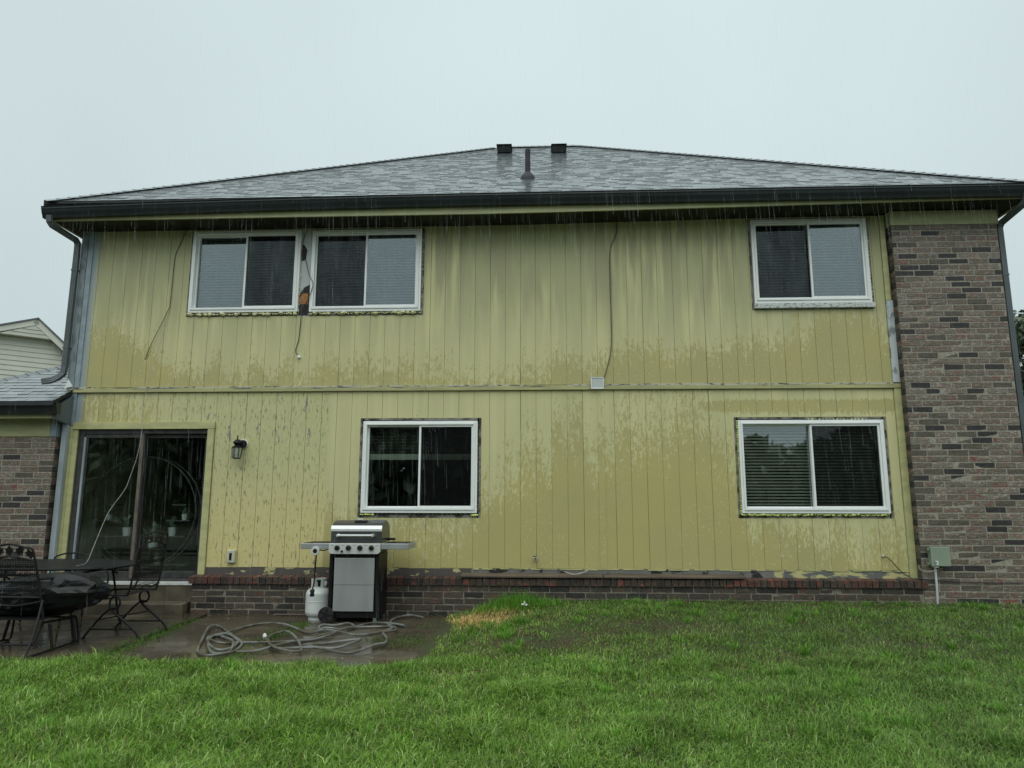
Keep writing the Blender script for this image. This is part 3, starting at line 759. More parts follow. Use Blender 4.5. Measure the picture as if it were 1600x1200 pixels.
def brick_mesh(key, L, H, D, v):
    k = (key, round(L, 2), round(H, 3), v)
    if k not in meshes:
        b = MB(); c = .004; r_ = random.Random(hash(k) % 9999); j = lambda: r_.uniform(-.0028, .0028)
        b.cbox(-L/2, L/2, 0, D, 0, H, c)
        b.v = [(p[0]+j(), p[1]+j(), p[2]+j()) for p in b.v]
        meshes[k] = b.mesh('brick', MT[key])
    return meshes[k]
allb = [(a, c, z) for L in (pier, skirt, wing) for (a, c, z) in L]
camp = np.array([.32, -9.31, 1.35])
def seen(bk):
    a, c, z = bk
    if c < -6.98 or (z+CH < .17 and a > -.4): return 1e6
    d = np.array([(a+c)/2, YB, z])-camp
    hid = 3.0 if (a < -6 and z < .7) else 0
    return np.linalg.norm(d)*(1+(.25-(c-a))*1.2)+hid
allb.sort(key=seen)
rest = MB(); keys = ['brick_a', 'brick_b', 'brick_c', 'brick_d', 'brick_e', 'base_a', 'base_b', 'base_c']
for i, (a, c, z) in enumerate(allb):
    L = c-a; H = CH-JT; key = bmat() if (a > PIER0-.02 or c < -6.1) else random.choice(('base_a', 'base_a', 'base_b', 'base_b', 'base_c')); dy = random.uniform(-.002, .003)
    if i < 300:
        put('brick', brick_mesh(key, L, H, .02, random.randint(0, 2)), house, ((a+c)/2, YB-.003+dy, z+JT))
    else:
        rest.cur = keys.index(key); rest.cbox(a, c, YB-.003+dy, YB+.02, z+JT, z+CH, .004)
tag(rest.build('brickwork', [MT[k] for k in keys], house), kind='stuff')
# short brick returns on the pier and the wing
b = MB()
for i in range(62): b.cur = i % 3; b.box(PIER0-.006, PIER0+.003, YB+.004, -.002, 4.99-(i+1)*CH+JT, 4.99-i*CH)
for i in range(28): b.cur = (i*2) % 3; b.box(-6.157, -6.148, YB+.004, -.002, 2.235-(i+1)*CH+JT, 2.235-i*CH)
tag(b.build('brick_return', [MT['brick_e'], MT['brick_c'], MT['brick_d']], house), kind='stuff')
# rowlock course
x = -4.20; rp = .083
while x < PIER0-.03:
    key = random.choice(['row_a', 'row_a', 'row_b', 'row_b', 'row_b', 'row_c']) if x < -.7 or x > 2.7 else random.choice(['row_b', 'row_b', 'row_c'])
    k = (key, 'row', random.randint(0, 2))
    if k not in meshes:
        m = MB(); j = lambda: random.uniform(-.002, .002); w = rp-.009
        m.add([(-w/2+j(), -.015+j(), j()), (w/2+j(), -.015+j(), j()), (w/2, .13, 0), (-w/2, .13, 0), (-w/2+j(), -.020+j(), .082+j()), (w/2+j(), -.020+j(), .082+j()), (w/2, .13, .098), (-w/2, .13, .098)],
              [(0,3,2,1),(4,5,6,7),(0,1,5,4),(1,2,6,5),(2,3,7,6),(3,0,4,7)])
        meshes[k] = m.mesh('rowlock_brick', MT[key])
    put('rowlock_brick', meshes[k], house, (x+rp/2, YB-.012+random.uniform(-.004, .003), .372+random.uniform(-.002, .002)), (0, 0, random.uniform(-.02, .02)))
    x += rp
MB().box(-4.19, PIER0-.03, YB+.006, -.004, .3725, .440).build('mortar_bed', MT['mortar'], house)
# weathered ledger lying on the rowlock
for (a, c, t_) in ((-.74, 1.02, 0), (1.03, 2.75, .004)):
    MB().prism([(YB-.060, .470), (YB-.060, .492), (-.012, .512), (-.012, .474)], 'x', a, c).build('ledge_board', MT['plank_old'], house, bevel=.003)
# frieze boards over brick
part('frieze_board', MT['fascia'], PIER0-.01, PIER1+.02, YB-.012, .015, 4.995, 5.188)
part('frieze_board', MT['fascia'], -7.6, -6.235, YB-.012, .05, 2.242, 2.50)
part('frieze_board', MT['corner2'], -6.232, -6.15, YB-.010, .05, 2.242, 2.50)

# ---- eaves, gutter, downspouts
EX0, EX1 = -6.33, 6.50
def ez(x): return 5.366-.0018*min(x, 0)**2
def fz(x): return 5.128+.013*max(x, 0)
xs = np.linspace(EX0, EX1, 14)
b = MB()
for i in range(13):
    a, c = xs[i], xs[i+1]
    b.add([(a,-.44,fz(a)),(c,-.44,fz(c)),(c,-.415,fz(c)),(a,-.415,fz(a)),(a,-.44,ez(a)-.02),(c,-.44,ez(c)-.02),(c,-.415,ez(c)-.02),(a,-.415,ez(a)-.02)],
          [(0,3,2,1),(4,5,6,7),(0,1,5,4),(2,3,7,6)]+([(3,0,4,7)] if i == 0 else [])+([(1,2,6,5)] if i == 12 else []))
b.build('fascia', MT['fascia'], house)
MB().box(EX0, EX0+.025, -.414, HD+.3, 5.128, 5.27).build('fascia', MT['fascia'], house); MB().box(EX1-.025, EX1, -.414, HD+.3, 5.205, 5.34).build('fascia', MT['fascia'], house)
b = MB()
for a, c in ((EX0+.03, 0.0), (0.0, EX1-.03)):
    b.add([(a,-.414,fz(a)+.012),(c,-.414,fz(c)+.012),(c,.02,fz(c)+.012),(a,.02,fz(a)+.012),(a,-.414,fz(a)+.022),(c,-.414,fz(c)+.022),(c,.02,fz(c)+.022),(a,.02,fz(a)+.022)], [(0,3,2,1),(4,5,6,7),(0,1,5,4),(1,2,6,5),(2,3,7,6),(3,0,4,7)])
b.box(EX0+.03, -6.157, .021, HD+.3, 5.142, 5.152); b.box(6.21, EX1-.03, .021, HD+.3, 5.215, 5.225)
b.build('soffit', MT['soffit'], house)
def gutter(path_x, zf, yf, name='gutter'):
    prof = [(0,0),(-.012,-.002),(-.012,-.030),(-.020,-.040),(-.028,-.075),(-.052,-.118),(-.060,-.145),(-.118,-.145),(-.118,-.006),(-.112,-.006),(-.112,-.139),(-.064,-.139),(-.034,-.075),(-.026,-.030),(-.018,-.008),(-.002,-.008)]
    b = MB(); o = 0; n = len(prof)
    for x in path_x:
        for (u, w) in prof: b.v.append((x, yf-u-.0, zf(x)+w))
    L = len(path_x)
    for i in range(L-1):
        for k in range(n): b.f.append((i*n+k, i*n+(k+1) % n, (i+1)*n+(k+1) % n, (i+1)*n+k)); b.mi.append(0)
    # end caps
    for i in (0, L-1):
        x = path_x[i]; s_ = -1 if i == 0 else 1
        cap = [(yf-u, zf(x)+w) for (u, w) in prof[:9]]
        b.prism(cap, 'x', x+s_*.0005, x+s_*.004)
    return b.build(name, MT['gutter'], house)
gutter(list(np.linspace(-6.40, 6.62, 20)), ez, -.56)
gutter([-7.75, -7.0, -6.4, -5.975], lambda x: 2.655, -.46)
RECT = [(-.034,-.028),(-.020,-.028),(-.014,-.024),(-.008,-.028),(.008,-.028),(.014,-.024),(.020,-.028),(.034,-.028),(.034,.028),(-.034,.028)]
b = MB().sweep([(-6.30,-.50,5.18),(-6.30,-.495,5.10),(-6.29,-.46,5.06),(-6.190,-.10,4.985),(-6.180,-.062,4.94),(-6.180,-.062,3.20),(-6.187,-.07,3.10),(-6.235,-.10,3.04),(-6.29,-.16,2.99),(-6.36,-.23,2.965)], RECT)
b.build('downspout', MT['downspout'], house)
b = MB().sweep([(6.40,-.50,5.25),(6.40,-.495,5.17),(6.385,-.46,5.12),(6.305,-.13,5.01),(6.295,-.09,4.96),(6.295,-.09,4.0),(6.295,-.09,.28),(6.295,-.13,.22),(6.295,-.28,.20)], RECT)
b.build('downspout', MT['downspout'], house)
b = MB().sweep([(-6.075,-.055,2.44),(-6.075,-.055,1.5),(-6.075,-.055,.14),(-6.075,-.09,.08),(-6.075,-.20,.05)], RECT)
b.build('downspout', MT['pale_spout'], house)
b = MB()
for z in (4.55, 3.45): b.box(-6.222, -6.138, -.093, -.024, z, z+.02)
for z in (4.3, 2.2): b.box(6.252, 6.338, -.121, -.06, z, z+.02)
b.build('downspout_strap', MT['downspout'], house)

# ---- main roof
SL = .640; E0 = -.51; ZE = 5.372; YR = 5.30; ZR = ZE+SL*(YR-E0)
A = (-6.40, E0); Bc = (6.62, E0); RL, RR = -.68, 1.08; YBk = 2*YR-E0
def rz(y): return ZE+SL*(y-E0)
b = MB()
b.add([(A[0],E0,ZE),(Bc[0],E0,ZE),(RR,YR,ZR),(RL,YR,ZR),(A[0],YBk,ZE),(Bc[0],YBk,ZE),(A[0],E0,ZE-.03),(Bc[0],E0,ZE-.03),(A[0],YBk,ZE-.03),(Bc[0],YBk,ZE-.03)],
      [(0,1,2,3),(1,5,2),(5,4,3,2),(4,0,3),(6,8,9,7),(0,6,7,1),(1,7,9,5),(5,9,8,4),(4,8,6,0)])
roof = b.build('roof', MT['underlay'], house)
nrm = Vector((0, -SL, 1)).normalized(); dn = Vector((0, -1, -SL)).normalized()
rest = MB(); smesh = {}; cnt = 0
def shingle_box(b, L, e, th, hb):
    # local: x along course, y up the slope, z normal; butt at y=0
    b.add([(-L/2,0,hb),(L/2,0,hb),(L/2,e,.001),(-L/2,e,.001),(-L/2,0,hb+th),(L/2,0,hb+th),(L/2,e,.004),(-L/2,e,.004)],
          [(0,3,2,1),(4,5,6,7),(0,1,5,4),(1,2,6,5),(2,3,7,6),(3,0,4,7)])
rotx = math.atan(SL)
upv = Vector((0, math.cos(rotx), math.sin(rotx)))
def lay(e, y_start, ncourse, xl, xr, base_z, slope, single_max, parent):
    """courses of tabs up a slope; xl/xr give the hip lines"""
    global cnt
    rx = math.atan(slope); up = Vector((0, math.cos(rx), math.sin(rx))); nm = Vector((0, -math.sin(rx), math.cos(rx)))
    for i in range(ncourse):
        y = y_start+i*e*math.cos(rx); z = base_z+i*e*math.sin(rx)
        a, c = xl(y+.03), xr(y+.03); x = a-random.uniform(0, .2)
        while x < c:
            w = random.choice((.09, .11, .14, .17, .20)); x0_, x1_ = max(a, x), min(c, x+w-.004)
            x += w
            if x1_-x0_ < .03: continue
            mi = random.choices((0, 1, 2, 3), (5, 3, 2, 4))[0]; th = random.choice((.004, .006, .008))
            p = Vector(((x0_+x1_)/2, y, z))
            if cnt < single_max:
                k = (round(x1_-x0_, 2), mi, th)
                if k not in smesh:
                    q = MB(); shingle_box(q, k[0]-.004, e*1.12, th, .003); smesh[k] = q.mesh('shingle', MT['shing'][mi])
                put('shingle', smesh[k], parent, tuple(p), (rx, 0, 0)); cnt += 1
            else:
                q = MB(); shingle_box(q, x1_-x0_, e*1.12, th, .003)
                rest.cur = mi; rest.add([p+Vector((v[0],0,0))+up*v[1]+nm*v[2] for v in q.v], q.f)
# single-storey wing roof first (it shows largest)
WS = .48; WE = -.50; WZ = 2.66
def wz(y): return WZ+WS*(y-WE)
wpoly = [(-7.95, WE), (-5.985, WE), (-6.06, 0.0), (-6.145, .02), (-6.145, 2.2), (-6.35, 2.2)]
b = MB()
top = [(p[0], p[1], wz(p[1])) for p in wpoly]; bot = [(p[0], p[1], wz(p[1])-.05) for p in wpoly]; n = len(top)
b.add(top+bot, [tuple(range(n)), tuple(range(2*n-1, n-1, -1))]+[(i, i+n, (i+1) % n+n, (i+1) % n) for i in range(n)])
b.add([(-7.95,WE,wz(WE)),(-6.35,2.2,wz(2.2)),(-7.95,4.4,wz(WE)),(-7.95,WE,wz(WE)-.05),(-6.35,2.2,wz(2.2)-.05),(-7.95,4.4,wz(WE)-.05)], [(0,1,2),(3,5,4),(0,2,5,3),(1,4,5,2)])
wroof = b.build('roof', MT['underlay'], house)
def wl(y): return -7.95+(y-WE)*(1.6/2.7)
def wr(y): return float(np.interp(y, [-.5, 0, .021, .03, 3], [-5.985, -6.06, -6.07, -6.215, -6.215]))
lay(.145, WE, 20, wl, wr, WZ, WS, 110, wroof)
tag(rest.build('shingles', MT['shing'], wroof), kind='stuff'); rest = MB()
cnt = 0
lay(.142, E0, 47, lambda y: A[0]+(y-E0)*(RL-A[0])/(YR-E0), lambda y: Bc[0]+(y-E0)*(RR-Bc[0])/(YR-E0), ZE, SL, 190, roof)
tag(rest.build('shingles', MT['shing'], roof), kind='stuff')
# hip and ridge caps
def caps(p, q, parent, w=.15, step=.145, k=.33):
    p, q = Vector(p), Vector(q); d = (q-p); n = int(d.length/step); d.normalize()
    side = d.cross(Vector((0,0,1))).normalized(); up = side.cross(d)
    m = MB(); L = step*1.35
    m.add([(-w,-0.0,-w*k),(0,0,.012),(w,0,-w*k),(-w,L,-w*k-.010),(0,L,.002),(w,L,-w*k-.010),(-w,0,-w*k-.008),(0,0,.004),(w,0,-w*k-.008)], [(0,1,4,3),(1,2,5,4),(0,6,7,1),(1,7,8,2)])
    me = m.mesh('ridge_cap', MT['shing'][1]); rot = Matrix((side, d, up)).transposed().to_euler()
    for i in range(n): put('ridge_cap', me, parent, tuple(p+d*step*i+Vector((0,0,.02))), rot)
caps((A[0],E0,ZE), (RL,YR,ZR), roof); caps((Bc[0],E0,ZE), (RR,YR,ZR), roof); caps((RL,YR,ZR+.01), (RR,YR,ZR+.01), roof, k=.60)
caps((-7.95,WE,WZ), (-6.38,2.15,wz(2.15)), wroof)
# roof vents and soil pipe
for (x, y) in ((-.47, 4.22), (.63, 4.05)):
    z = rz(y); w = .135
    m = MB().box(x-w, x+w, y-.12, y+.28, z-.05, z+.115); v = m.build('roof_vent', MT['vent'], roof, bevel=.015)
    MB().box(x-w-.02, x+w+.02, y-.14, y+.3, z+.116, z+.132).build('roof_vent', MT['vent'], roof, bevel=.008)
px, py = .085, .75; z = rz(py)
m = MB().lathe([(.040, -.05), (.040, .46), (.034, .46), (.034, .40)], (px, py, z), 'z', 16); m.build('vent_pipe', MT['pipe'], roof, smooth=True)
m = MB().lathe([(.125, -.085), (.12, -.01), (.075, .06), (.045, .095)], (px, py, z), 'z', 16); m.build('pipe_boot', MT['pipe'], roof, smooth=True)
# wing eave: fascia, soffit, grey end box, flashing
part('fascia', MT['fascia'], -7.7, -6.06, -.342, -.318, 2.46, 2.60)
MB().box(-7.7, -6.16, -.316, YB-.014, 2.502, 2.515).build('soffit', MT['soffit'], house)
MB().prism([(-.345, 2.45), (-.345, 2.62), (-.02, 2.80), (-.02, 2.40)], 'x', -6.085, -6.035).build('eave_return', MT['grey_box'], house, bevel=.004)
MB().box(-6.155, -6.09, -.317, -.02, 2.470, 2.485).build('eave_return', MT['grey_box'], house)
MB().add([(-6.06,-.03,2.93),(-6.16,-.06,2.90),(-6.12,-.05,3.03),(-6.06,-.027,2.93),(-6.16,-.057,2.90),(-6.12,-.047,3.03)], [(0,1,2),(5,4,3),(0,3,4,1),(1,4,5,2),(2,5,3,0)]).build('flashing', MT['white_pl'], wroof)

# ------------------------------------------------------------------ step at the door
b = MB().box(-6.35, -4.20, -.26, -.135, -.03, .135); b.box(-6.35, -4.22, -.1345, -.014, -.03, .140)
tag(b.build('concrete_step', MT['step'], bevel=.012), 'wet brown concrete step below the sliding glass door', 'step')

# ------------------------------------------------------------------ wall fittings and cables
lamp = empty('wall_lamp', (-3.70, 0, 2.15), 'black lantern lamp mounted on the yellow siding beside the door', 'lamp')
def P(m, name, mat, par, **k): return m.build(name, mat, par, **k)
P(MB().lathe([(.062,-.022),(.062,-.010),(.058,.0)], (.035,0,.0), 'y', 20), 'back_plate', MT['white_pl'], lamp, smooth=True)
P(MB().lathe([(.040,-.060),(.052,-.045),(.054,-.0225)], (.035,0,-.005), 'y', 18), 'wall_mount', MT['black_m'], lamp, smooth=True)
P(MB().tube(spline([(.035,-.05,0),(.02,-.10,.035),(0,-.12,.03)], 4), .012, 8), 'arm', MT['black_m'], lamp, smooth=True)
P(MB().lathe([(.002,.105),(.008,.10),(.008,.05),(.02,.045),(.050,.020),(.056,.004),(.05,0),(.03,-.03),(.066,-.052),(.066,-.060)], (0,-.12,0), 'z', 14), 'cap', MT['black_m'], lamp, smooth=True)
m = MB()
for k in range(6):
    a = 2*math.pi*k/6+.3; m.tube([(.062*math.cos(a), -.12+.062*math.sin(a), -.06), (.06*math.cos(a), -.12+.06*math.sin(a), -.13), (.045*math.cos(a), -.12+.045*math.sin(a), -.195)], .005, 5)
m.lathe([(.047,-.205),(.047,-.193)], (0,-.12,0), 'z', 12); P(m, 'cage', MT['black_m'], lamp)
gm, t, bb = new_mat('lamp_glass'); bb.inputs['Base Color'].default_value = (.55, .58, .52, 1); bb.inputs['Roughness'].default_value = .25; bb.inputs['Transmission Weight'].default_value = .5
P(MB().lathe([(.055,-.062),(.054,-.13),(.040,-.192)], (0,-.12,0), 'z', 12), 'glass_shade', gm, lamp, smooth=True)

ob = empty('outlet_box', (-3.725, 0, .70), 'beige weatherproof outlet box low on the yellow siding', 'outlet')
P(MB().box(-.055,.055,-.05,-.001,-.083,.083), 'cover', MT['beige'], ob, bevel=.012)
P(MB().box(-.016,.016,-.056,-.0505,-.045,.045), 'socket', MT['black_p'], ob, bevel=.003)

dv = empty('dryer_vent', (1.004, 0, 2.928), 'small white louvred vent on the belt board mid-wall', 'vent')
m = MB().box(-.084,.084,-.058,-.035,-.078,-.068); m.box(-.084,.084,-.058,-.035,.068,.078); m.box(-.084,-.072,-.058,-.035,-.068,.068); m.box(.072,.084,-.058,-.035,-.068,.068); m.box(-.072,.072,-.040,-.036,-.068,.068)
P(m, 'frame', MT['white_pl'], dv, bevel=.003)
sl = MB().obox((0,0,0), (.0715,0,0), (0,.004,-.014), (0,.0015,.0005)).mesh('louvre', MT['white_pl'])
for k in range(4): put('louvre', sl, dv, (0, -.050, .045-.032*k))

def cable(name, pts, r, mat, label, sub=5, cat='cable'):
    o = MB().tube(spline(pts, sub), r, 6).build(name, mat, None, smooth=True); return tag(o, label, cat)
cable('cable', [(-4.66,-.012,5.19),(-4.72,-.012,5.0),(-4.80,-.012,4.77),(-4.812,-.012,4.40),(-4.818,-.012,4.02)], .006, MT['cable'], 'yellowed cable running down the siding left of the upper windows')
cable('cable', [(-4.82,-.02,4.02),(-4.90,-.03,3.80),(-5.0,-.035,3.56),(-5.105,-.012,3.30)], .005, MT['cable'], 'loose short cable end slanting down and left on the upper siding')
cable('cable', [(-4.812,-.014,4.02),(-4.86,-.02,3.75),(-4.906,-.03,3.49),(-5.0,-.045,3.05),(-5.05,-.05,2.61),(-5.029,-.06,2.331),(-5.025,-.12,2.005),(-5.041,-.20,1.751),(-5.048,-.30,1.543),(-5.076,-.55,1.264),(-5.014,-.85,.93),(-4.914,-1.10,.762),(-4.80,-1.32,.722),(-4.661,-1.574,.720),(-4.60,-1.80,.720)], .0026, MT['cable_w'], 'long pale cable hanging past the sliding door onto the table')
cable('cable', [(-2.95,.012,5.14),(-3.0,.004,5.02),(-3.02,.002,4.80),(-2.955,.002,4.66),(-2.885,-.055,4.455),(-2.825,-.056,4.32),(-2.868,-.055,4.14),(-2.965,-.02,3.957),(-2.985,-.010,3.75),(-2.997,-.010,3.56),(-3.031,-.010,3.40),(-2.985,-.010,3.33)], .005, MT['cable_k'], 'black cable out of the torn gap between the paired windows')
tag(MB().lathe([(.012,-.03),(.022,-.022),(.026,-.010),(.026,-.0015)], (-2.983,0,3.315), 'y', 12).build('cable_clip', MT['white_pl'], smooth=True), 'small white cable clip on the siding below the torn gap', 'clip')
cable('cable', [(1.307,-.010,5.186),(1.303,-.010,4.99),(1.215,-.010,4.76),(1.204,-.010,4.3),(1.207,-.010,3.78),(1.20,-.010,3.40),(1.15,-.014,3.17),(1.10,-.014,3.01)], .007, MT['cable'], 'painted over cable running down to the white vent')
MB().prism([(1.005,.567),(1.09,.567),(1.09,2.838),(1.005,2.838)], 'y', -.0075, -.0015).build('cover_strip', MT['siding'], house)
cable('cable', [(4.497,-.006,.735),(4.53,-.04,.72),(4.59,-.05,.655),(4.66,-.06,.57),(4.74,-.15,.490),(4.84,-.165,.487),(5.16,-.152,.458),(5.46,-.150,.446),(5.9,-.150,.442),(6.24,-.150,.442)], .006, MT['cable_k'], 'thin black cable dropping off the siding and along the brick pier foot')
tag(MB().lathe([(.008,-.02),(.018,-.014),(.02,-.0015)], (4.49,0,.74), 'y', 12).build('cable_grommet', MT['beige'], smooth=True), 'round cable grommet low at the right end of the siding', 'grommet')

ub = empty('utility_box', (5.068, YB, .745), 'sage green utility box mounted low on the brick pier', 'utility box')
P(MB().box(-.105,.105,-.085,-.006,-.105,.115), 'cover', MT['util'], ub, bevel=.008)
P(MB().box(-.112,.118,-.10,-.0855,-.108,.120), 'lid', MT['util'], ub, bevel=.006)
P(MB().box(-.075,-.02,-.085,-.010,-.128,-.1055), 'hub', MT['conduit'], ub, bevel=.004)
m = MB(); 
for z in (.085, -.075): m.box(-.128,-.1125,-.07,-.04,z-.014,z+.014)
P(m, 'latch', MT['util'], ub, bevel=.003)
m = MB().box(-.075,-.035,-.1022,-.1005,-.088,-.045); P(m, 'sticker', MT['white_pl'], ub)
m = MB().box(-.077,-.070,-.1034,-.1023,-.088,-.045); m.box(-.063,-.057,-.1034,-.1023,-.082,-.050); m.box(-.066,-.045,-.1046,-.1036,-.069,-.064); P(m, 'sticker_print', MT['black_p'], ub)
tag(MB().tube([(5.018,-.175,.615),(5.018,-.175,.40),(5.006,-.175,.15)], .0135, 10).build('conduit_pipe', MT['conduit'], smooth=True), 'white conduit pipe running from the green box into the grass', 'pipe')
cable('cable', [(4.84,-.148,.64),(4.85,-.150,.60),(4.90,-.155,.575),(4.99,-.195,.580),(5.06,-.16,.592),(5.11,-.15,.612)], .005, MT['cable_w'], 'short pale cable looping below the green utility box')
tp = empty('outdoor_tap', (.19, 0, .69), 'corroded outdoor water tap low on the yellow siding', 'tap')
P(MB().tube([(0,-.002,0),(0,-.05,0),(.01,-.08,-.01),(.015,-.095,-.04)], .011, 8), 'spout', pm('brass', (.22,.18,.09), (.12,.11,.07), 30, .4, metal=.6), tp, smooth=True)
P(MB().lathe([(.025,-.004),(.03,0),(.025,.004)], (-.005,-.06,.03), 'z', 10), 'handle', MT['black_m'], tp)
P(MB().lathe([(.03,-.008),(.03,-.002)], (0,0,0), 'y', 12), 'flange', MT['beige'], tp)

# ------------------------------------------------------------------ indoors: plant stand with pots, blue bag
ps = empty('plant_stand', (-5.25, .55, .30), 'round hoop plant stand with shelves behind the sliding door', 'plant stand')
hc, hr = .955, .76
for y in (-.06, .10):
    P(MB().tube([(hr*math.cos(a), y, hc+hr*math.sin(a)) for a in np.linspace(0, 2*math.pi, 49)[:-1]], .010, 6, closed=True), 'hoop', MT['stand'], ps, smooth=True)
SH = [(-.66, -.30, .845), (.42, .70, .845), (-.68, -.10, .632), (.12, .64, .632), (-.10, .34, .455), (.02, .70, .258), (-.50, -.36, .90+.16), (.44, .64, .90+.16)]
for a, c, z in SH: P(MB().box(a, c, -.09, .12, z-.016, z), 'shelf', MT['stand'], ps)
m = MB()
for x, z0_, z1_ in ((-.30,.64,.83),(.42,.64,.83),(.12,.46,.62),(-.10,.46,.62),(.46,.02,.242),(.10,.26,.44)): m.tube([(x,.1,z0_),(x,.1,z1_)], .007, 5)
m.box(-.35, .35, -.09, .14, .0, .02); m.tube([(-.2,0,.02),(-.2,0,.26)], .01, 6); m.tube([(.2,0,.02),(.2,0,.24)], .01, 6)
P(m, 'upright', MT['stand'], ps)
def potted(x, z, r, h, leaf, spread, n, label, group='potted plants on the stand'):
    o = empty('potted_plant', (-5.25+x, .555, .30+z), label, 'plant', group)
    P(MB().lathe([(r*.78,0),(r,h),(r*.88,h),(r*.85,h*.9)], (0,0,0), 'z', 16), 'pot', MT['pot'], o, smooth=True)
    m = MB(); rr = random.Random(int(x*1000))
    for k in range(n):
        a = rr.uniform(0, 6.28); el = rr.uniform(.2, 1.4); L = spread*rr.uniform(.5, 1)
        p = Vector((math.cos(a)*math.cos(el)*L, math.sin(a)*math.cos(el)*L*.6, h+math.sin(el)*L)); d = (p-Vector((0,0,h))).normalized()
        s_ = d.cross(Vector((0,0,1))).normalized()*leaf*.4; b0 = p-d*leaf
        m.tube([(0,0,h*.9), tuple(b0)], .002, 3); m.add([b0, (b0+p)/2+s_, p, (b0+p)/2-s_], [(0,1,2,3)])
    P(m, 'foliage', MT['leaf_in'], o)
potted(-.50, .845, .035, .075, .05, .12, 16, 'smallest white pot on the left upper shelf behind the door')
potted(.58, .845, .042, .085, .05, .12, 16, 'small white pot on the right upper shelf behind the door')
potted(-.22, .632, .065, .115, .07, .2, 46, 'leafy plant in white pot left of the door stile')
potted(.42, .632, .055, .115, .07, .17, 30, 'leafy plant in white pot right of the door stile')
potted(.16, .455, .07, .13, .09, .26, 46, 'larger spreading plant in white pot behind the iron chair back')
potted(.24, .258, .05, .09, .05, .13, 22, 'low plant in white pot on the bottom shelf')
m = MB(); m.lathe([(.02,0),(.12,.01),(.14,.08),(.11,.17),(.03,.20)], (0,0,0), 'z', 14)
tag(m.build('ball', MT['blue'], smooth=True, loc=(-5.70, .30, .30)), 'turquoise ball on the floor behind the door glass', 'ball')

# ------------------------------------------------------------------ gas grill
gr = empty('gas_grill', (-1.93, -.47, 0), 'four-burner gas grill with dark lid standing against the house', 'grill')
fy = -.25   # front face in local y; back at +.22
m = MB()
for x in (-.305, .243): m.box(x, x+.042, fy+.002, .215, .055, .785)
m.box(-.263, .243, fy+.004, .21, .055, .125); m.box(-.263, .243, .195, .213, .125, .785)
m.box(-.263, .243, fy+.004, fy+.03, .74, .785); P(m, 'cabinet', MT['black_p'], gr, bevel=.004)
P(MB().box(-.30,.282,fy-.004,.215,.786,.86), 'firebox', MT['black_p'], gr, bevel=.01)
m = MB().box(-.240,.237,fy-.020,fy-.002,.131,.737); P(m, 'door', MT['steel_p'], gr, bevel=.004)
P(MB().box(-.239,.236,fy-.0216,fy-.0202,.430,.4325), 'door_seam', MT['black_p'], gr)
cp = P(MB().prism([(-.305,.810),(-.29,.792),(-.27,.785),(.27,.785),(.29,.792),(.305,.810),(.305,.905),(-.305,.905)], 'y', fy-.055, fy-.005), 'control_panel', MT['steel_b'], gr, bevel=.004)
for k in range(4):
    kx = -.205+.136*k
    kb = P(MB().lathe([(.034,-.003),(.034,.0)], (kx, fy-.056, .855), 'y', 18), 'bezel', MT['steel'], cp, smooth=True)
    P(MB().lathe([(.020,-.040),(.024,-.036),(.026,-.004)], (kx, fy-.056, .855), 'y', 16).box(kx-.005, kx+.005, fy-.1, fy-.094, .835, .878), 'knob', MT['black_p'], cp, smooth=True)
P(MB().lathe([(.012,-.02),(.014,-.002)], (-.145, fy-.056, .815), 'y', 12), 'igniter', MT['black_p'], cp, smooth=True)
m = MB()
for k in range(5): m.box(-.28+.136*k*.98, -.25+.136*k*.98, fy-.0558, fy-.0551, .884, .887)
P(m, 'panel_marking', MT['black_p'], cp)
# lid: side profile extruded
lp = [(fy-.005,.908),(fy-.008,1.07),(fy+.012,1.105),(fy+.07,1.145),(fy+.15,1.168),(fy+.26,1.172),(fy+.36,1.15),(fy+.43,1.10),(fy+.455,1.02),(fy+.455,.908)]
lid = P(MB().prism(lp, 'x', -.30, .31), 'lid', MT['lid'], gr, bevel=.012)
P(MB().prism([(fy-.012,1.045),(fy-.012,1.072),(fy+.004,1.112),(fy+.012,1.112),(fy+.002,1.045)], 'x', -.301, .311), 'lid_band', MT['steel_b'], lid, bevel=.003)
m = MB().tube([(-.20,fy-.075,1.0),(.21,fy-.075,1.0)], .011, 10)
for x in (-.20,.21): m.lathe([(.018,0),(.018,.062)], (x,fy-.075,1.0), 'y', 12)
P(m, 'lid_handle', MT['steel_b'], lid, smooth=True)
P(MB().box(-.045,.105,fy+.06,fy+.17,1.155,1.176), 'vent_plate', MT['lid'], lid, bevel=.006)
P(MB().lathe([(.036,.0),(.036,.012),(.03,.016)], (.03,fy+.085,1.176), 'z', 16), 'badge', MT['steel_b'], lid, smooth=True)
for (a, c) in ((-.655,-.307),(.307,.64)):
    s_ = P(MB().box(a, c, fy-.02, .18, .838, .905), 'side_shelf', MT['steel_p'], gr, bevel=.006)
    P(MB().box(a+.02, c-.02, fy+.02, .16, .9055, .909), 'shelf_top', MT['black_p'], s_)
P(MB().box(.311,.40,.04,.12,.93,.955), 'hinge_bracket', MT['black_p'], gr)
for y in (fy-.035, .16):
    w_ = P(MB().lathe([(.05,-.022),(.088,-.02),(.092,-.012),(.092,.012),(.088,.02),(.05,.022)], (-.31,y,.092), 'x' if y > 0 else 'y', 24), 'wheel', MT['rubber'], gr, smooth=True)
    if y < 0:
        hb = MB().lathe([(.03,-.027),(.03,-.0225)], (-.31,y,.092), 'y', 14)
        for k in range(5): a = 6.28*k/5; hb.obox((-.31+.05*math.cos(a), y-.0245, .092+.05*math.sin(a)), (.03*math.cos(a),0,.03*math.sin(a)), (0,.002,0), (-.007*math.sin(a),0,.007*math.cos(a)))
        P(hb, 'hub', MT['black_m'], w_)
m = MB()
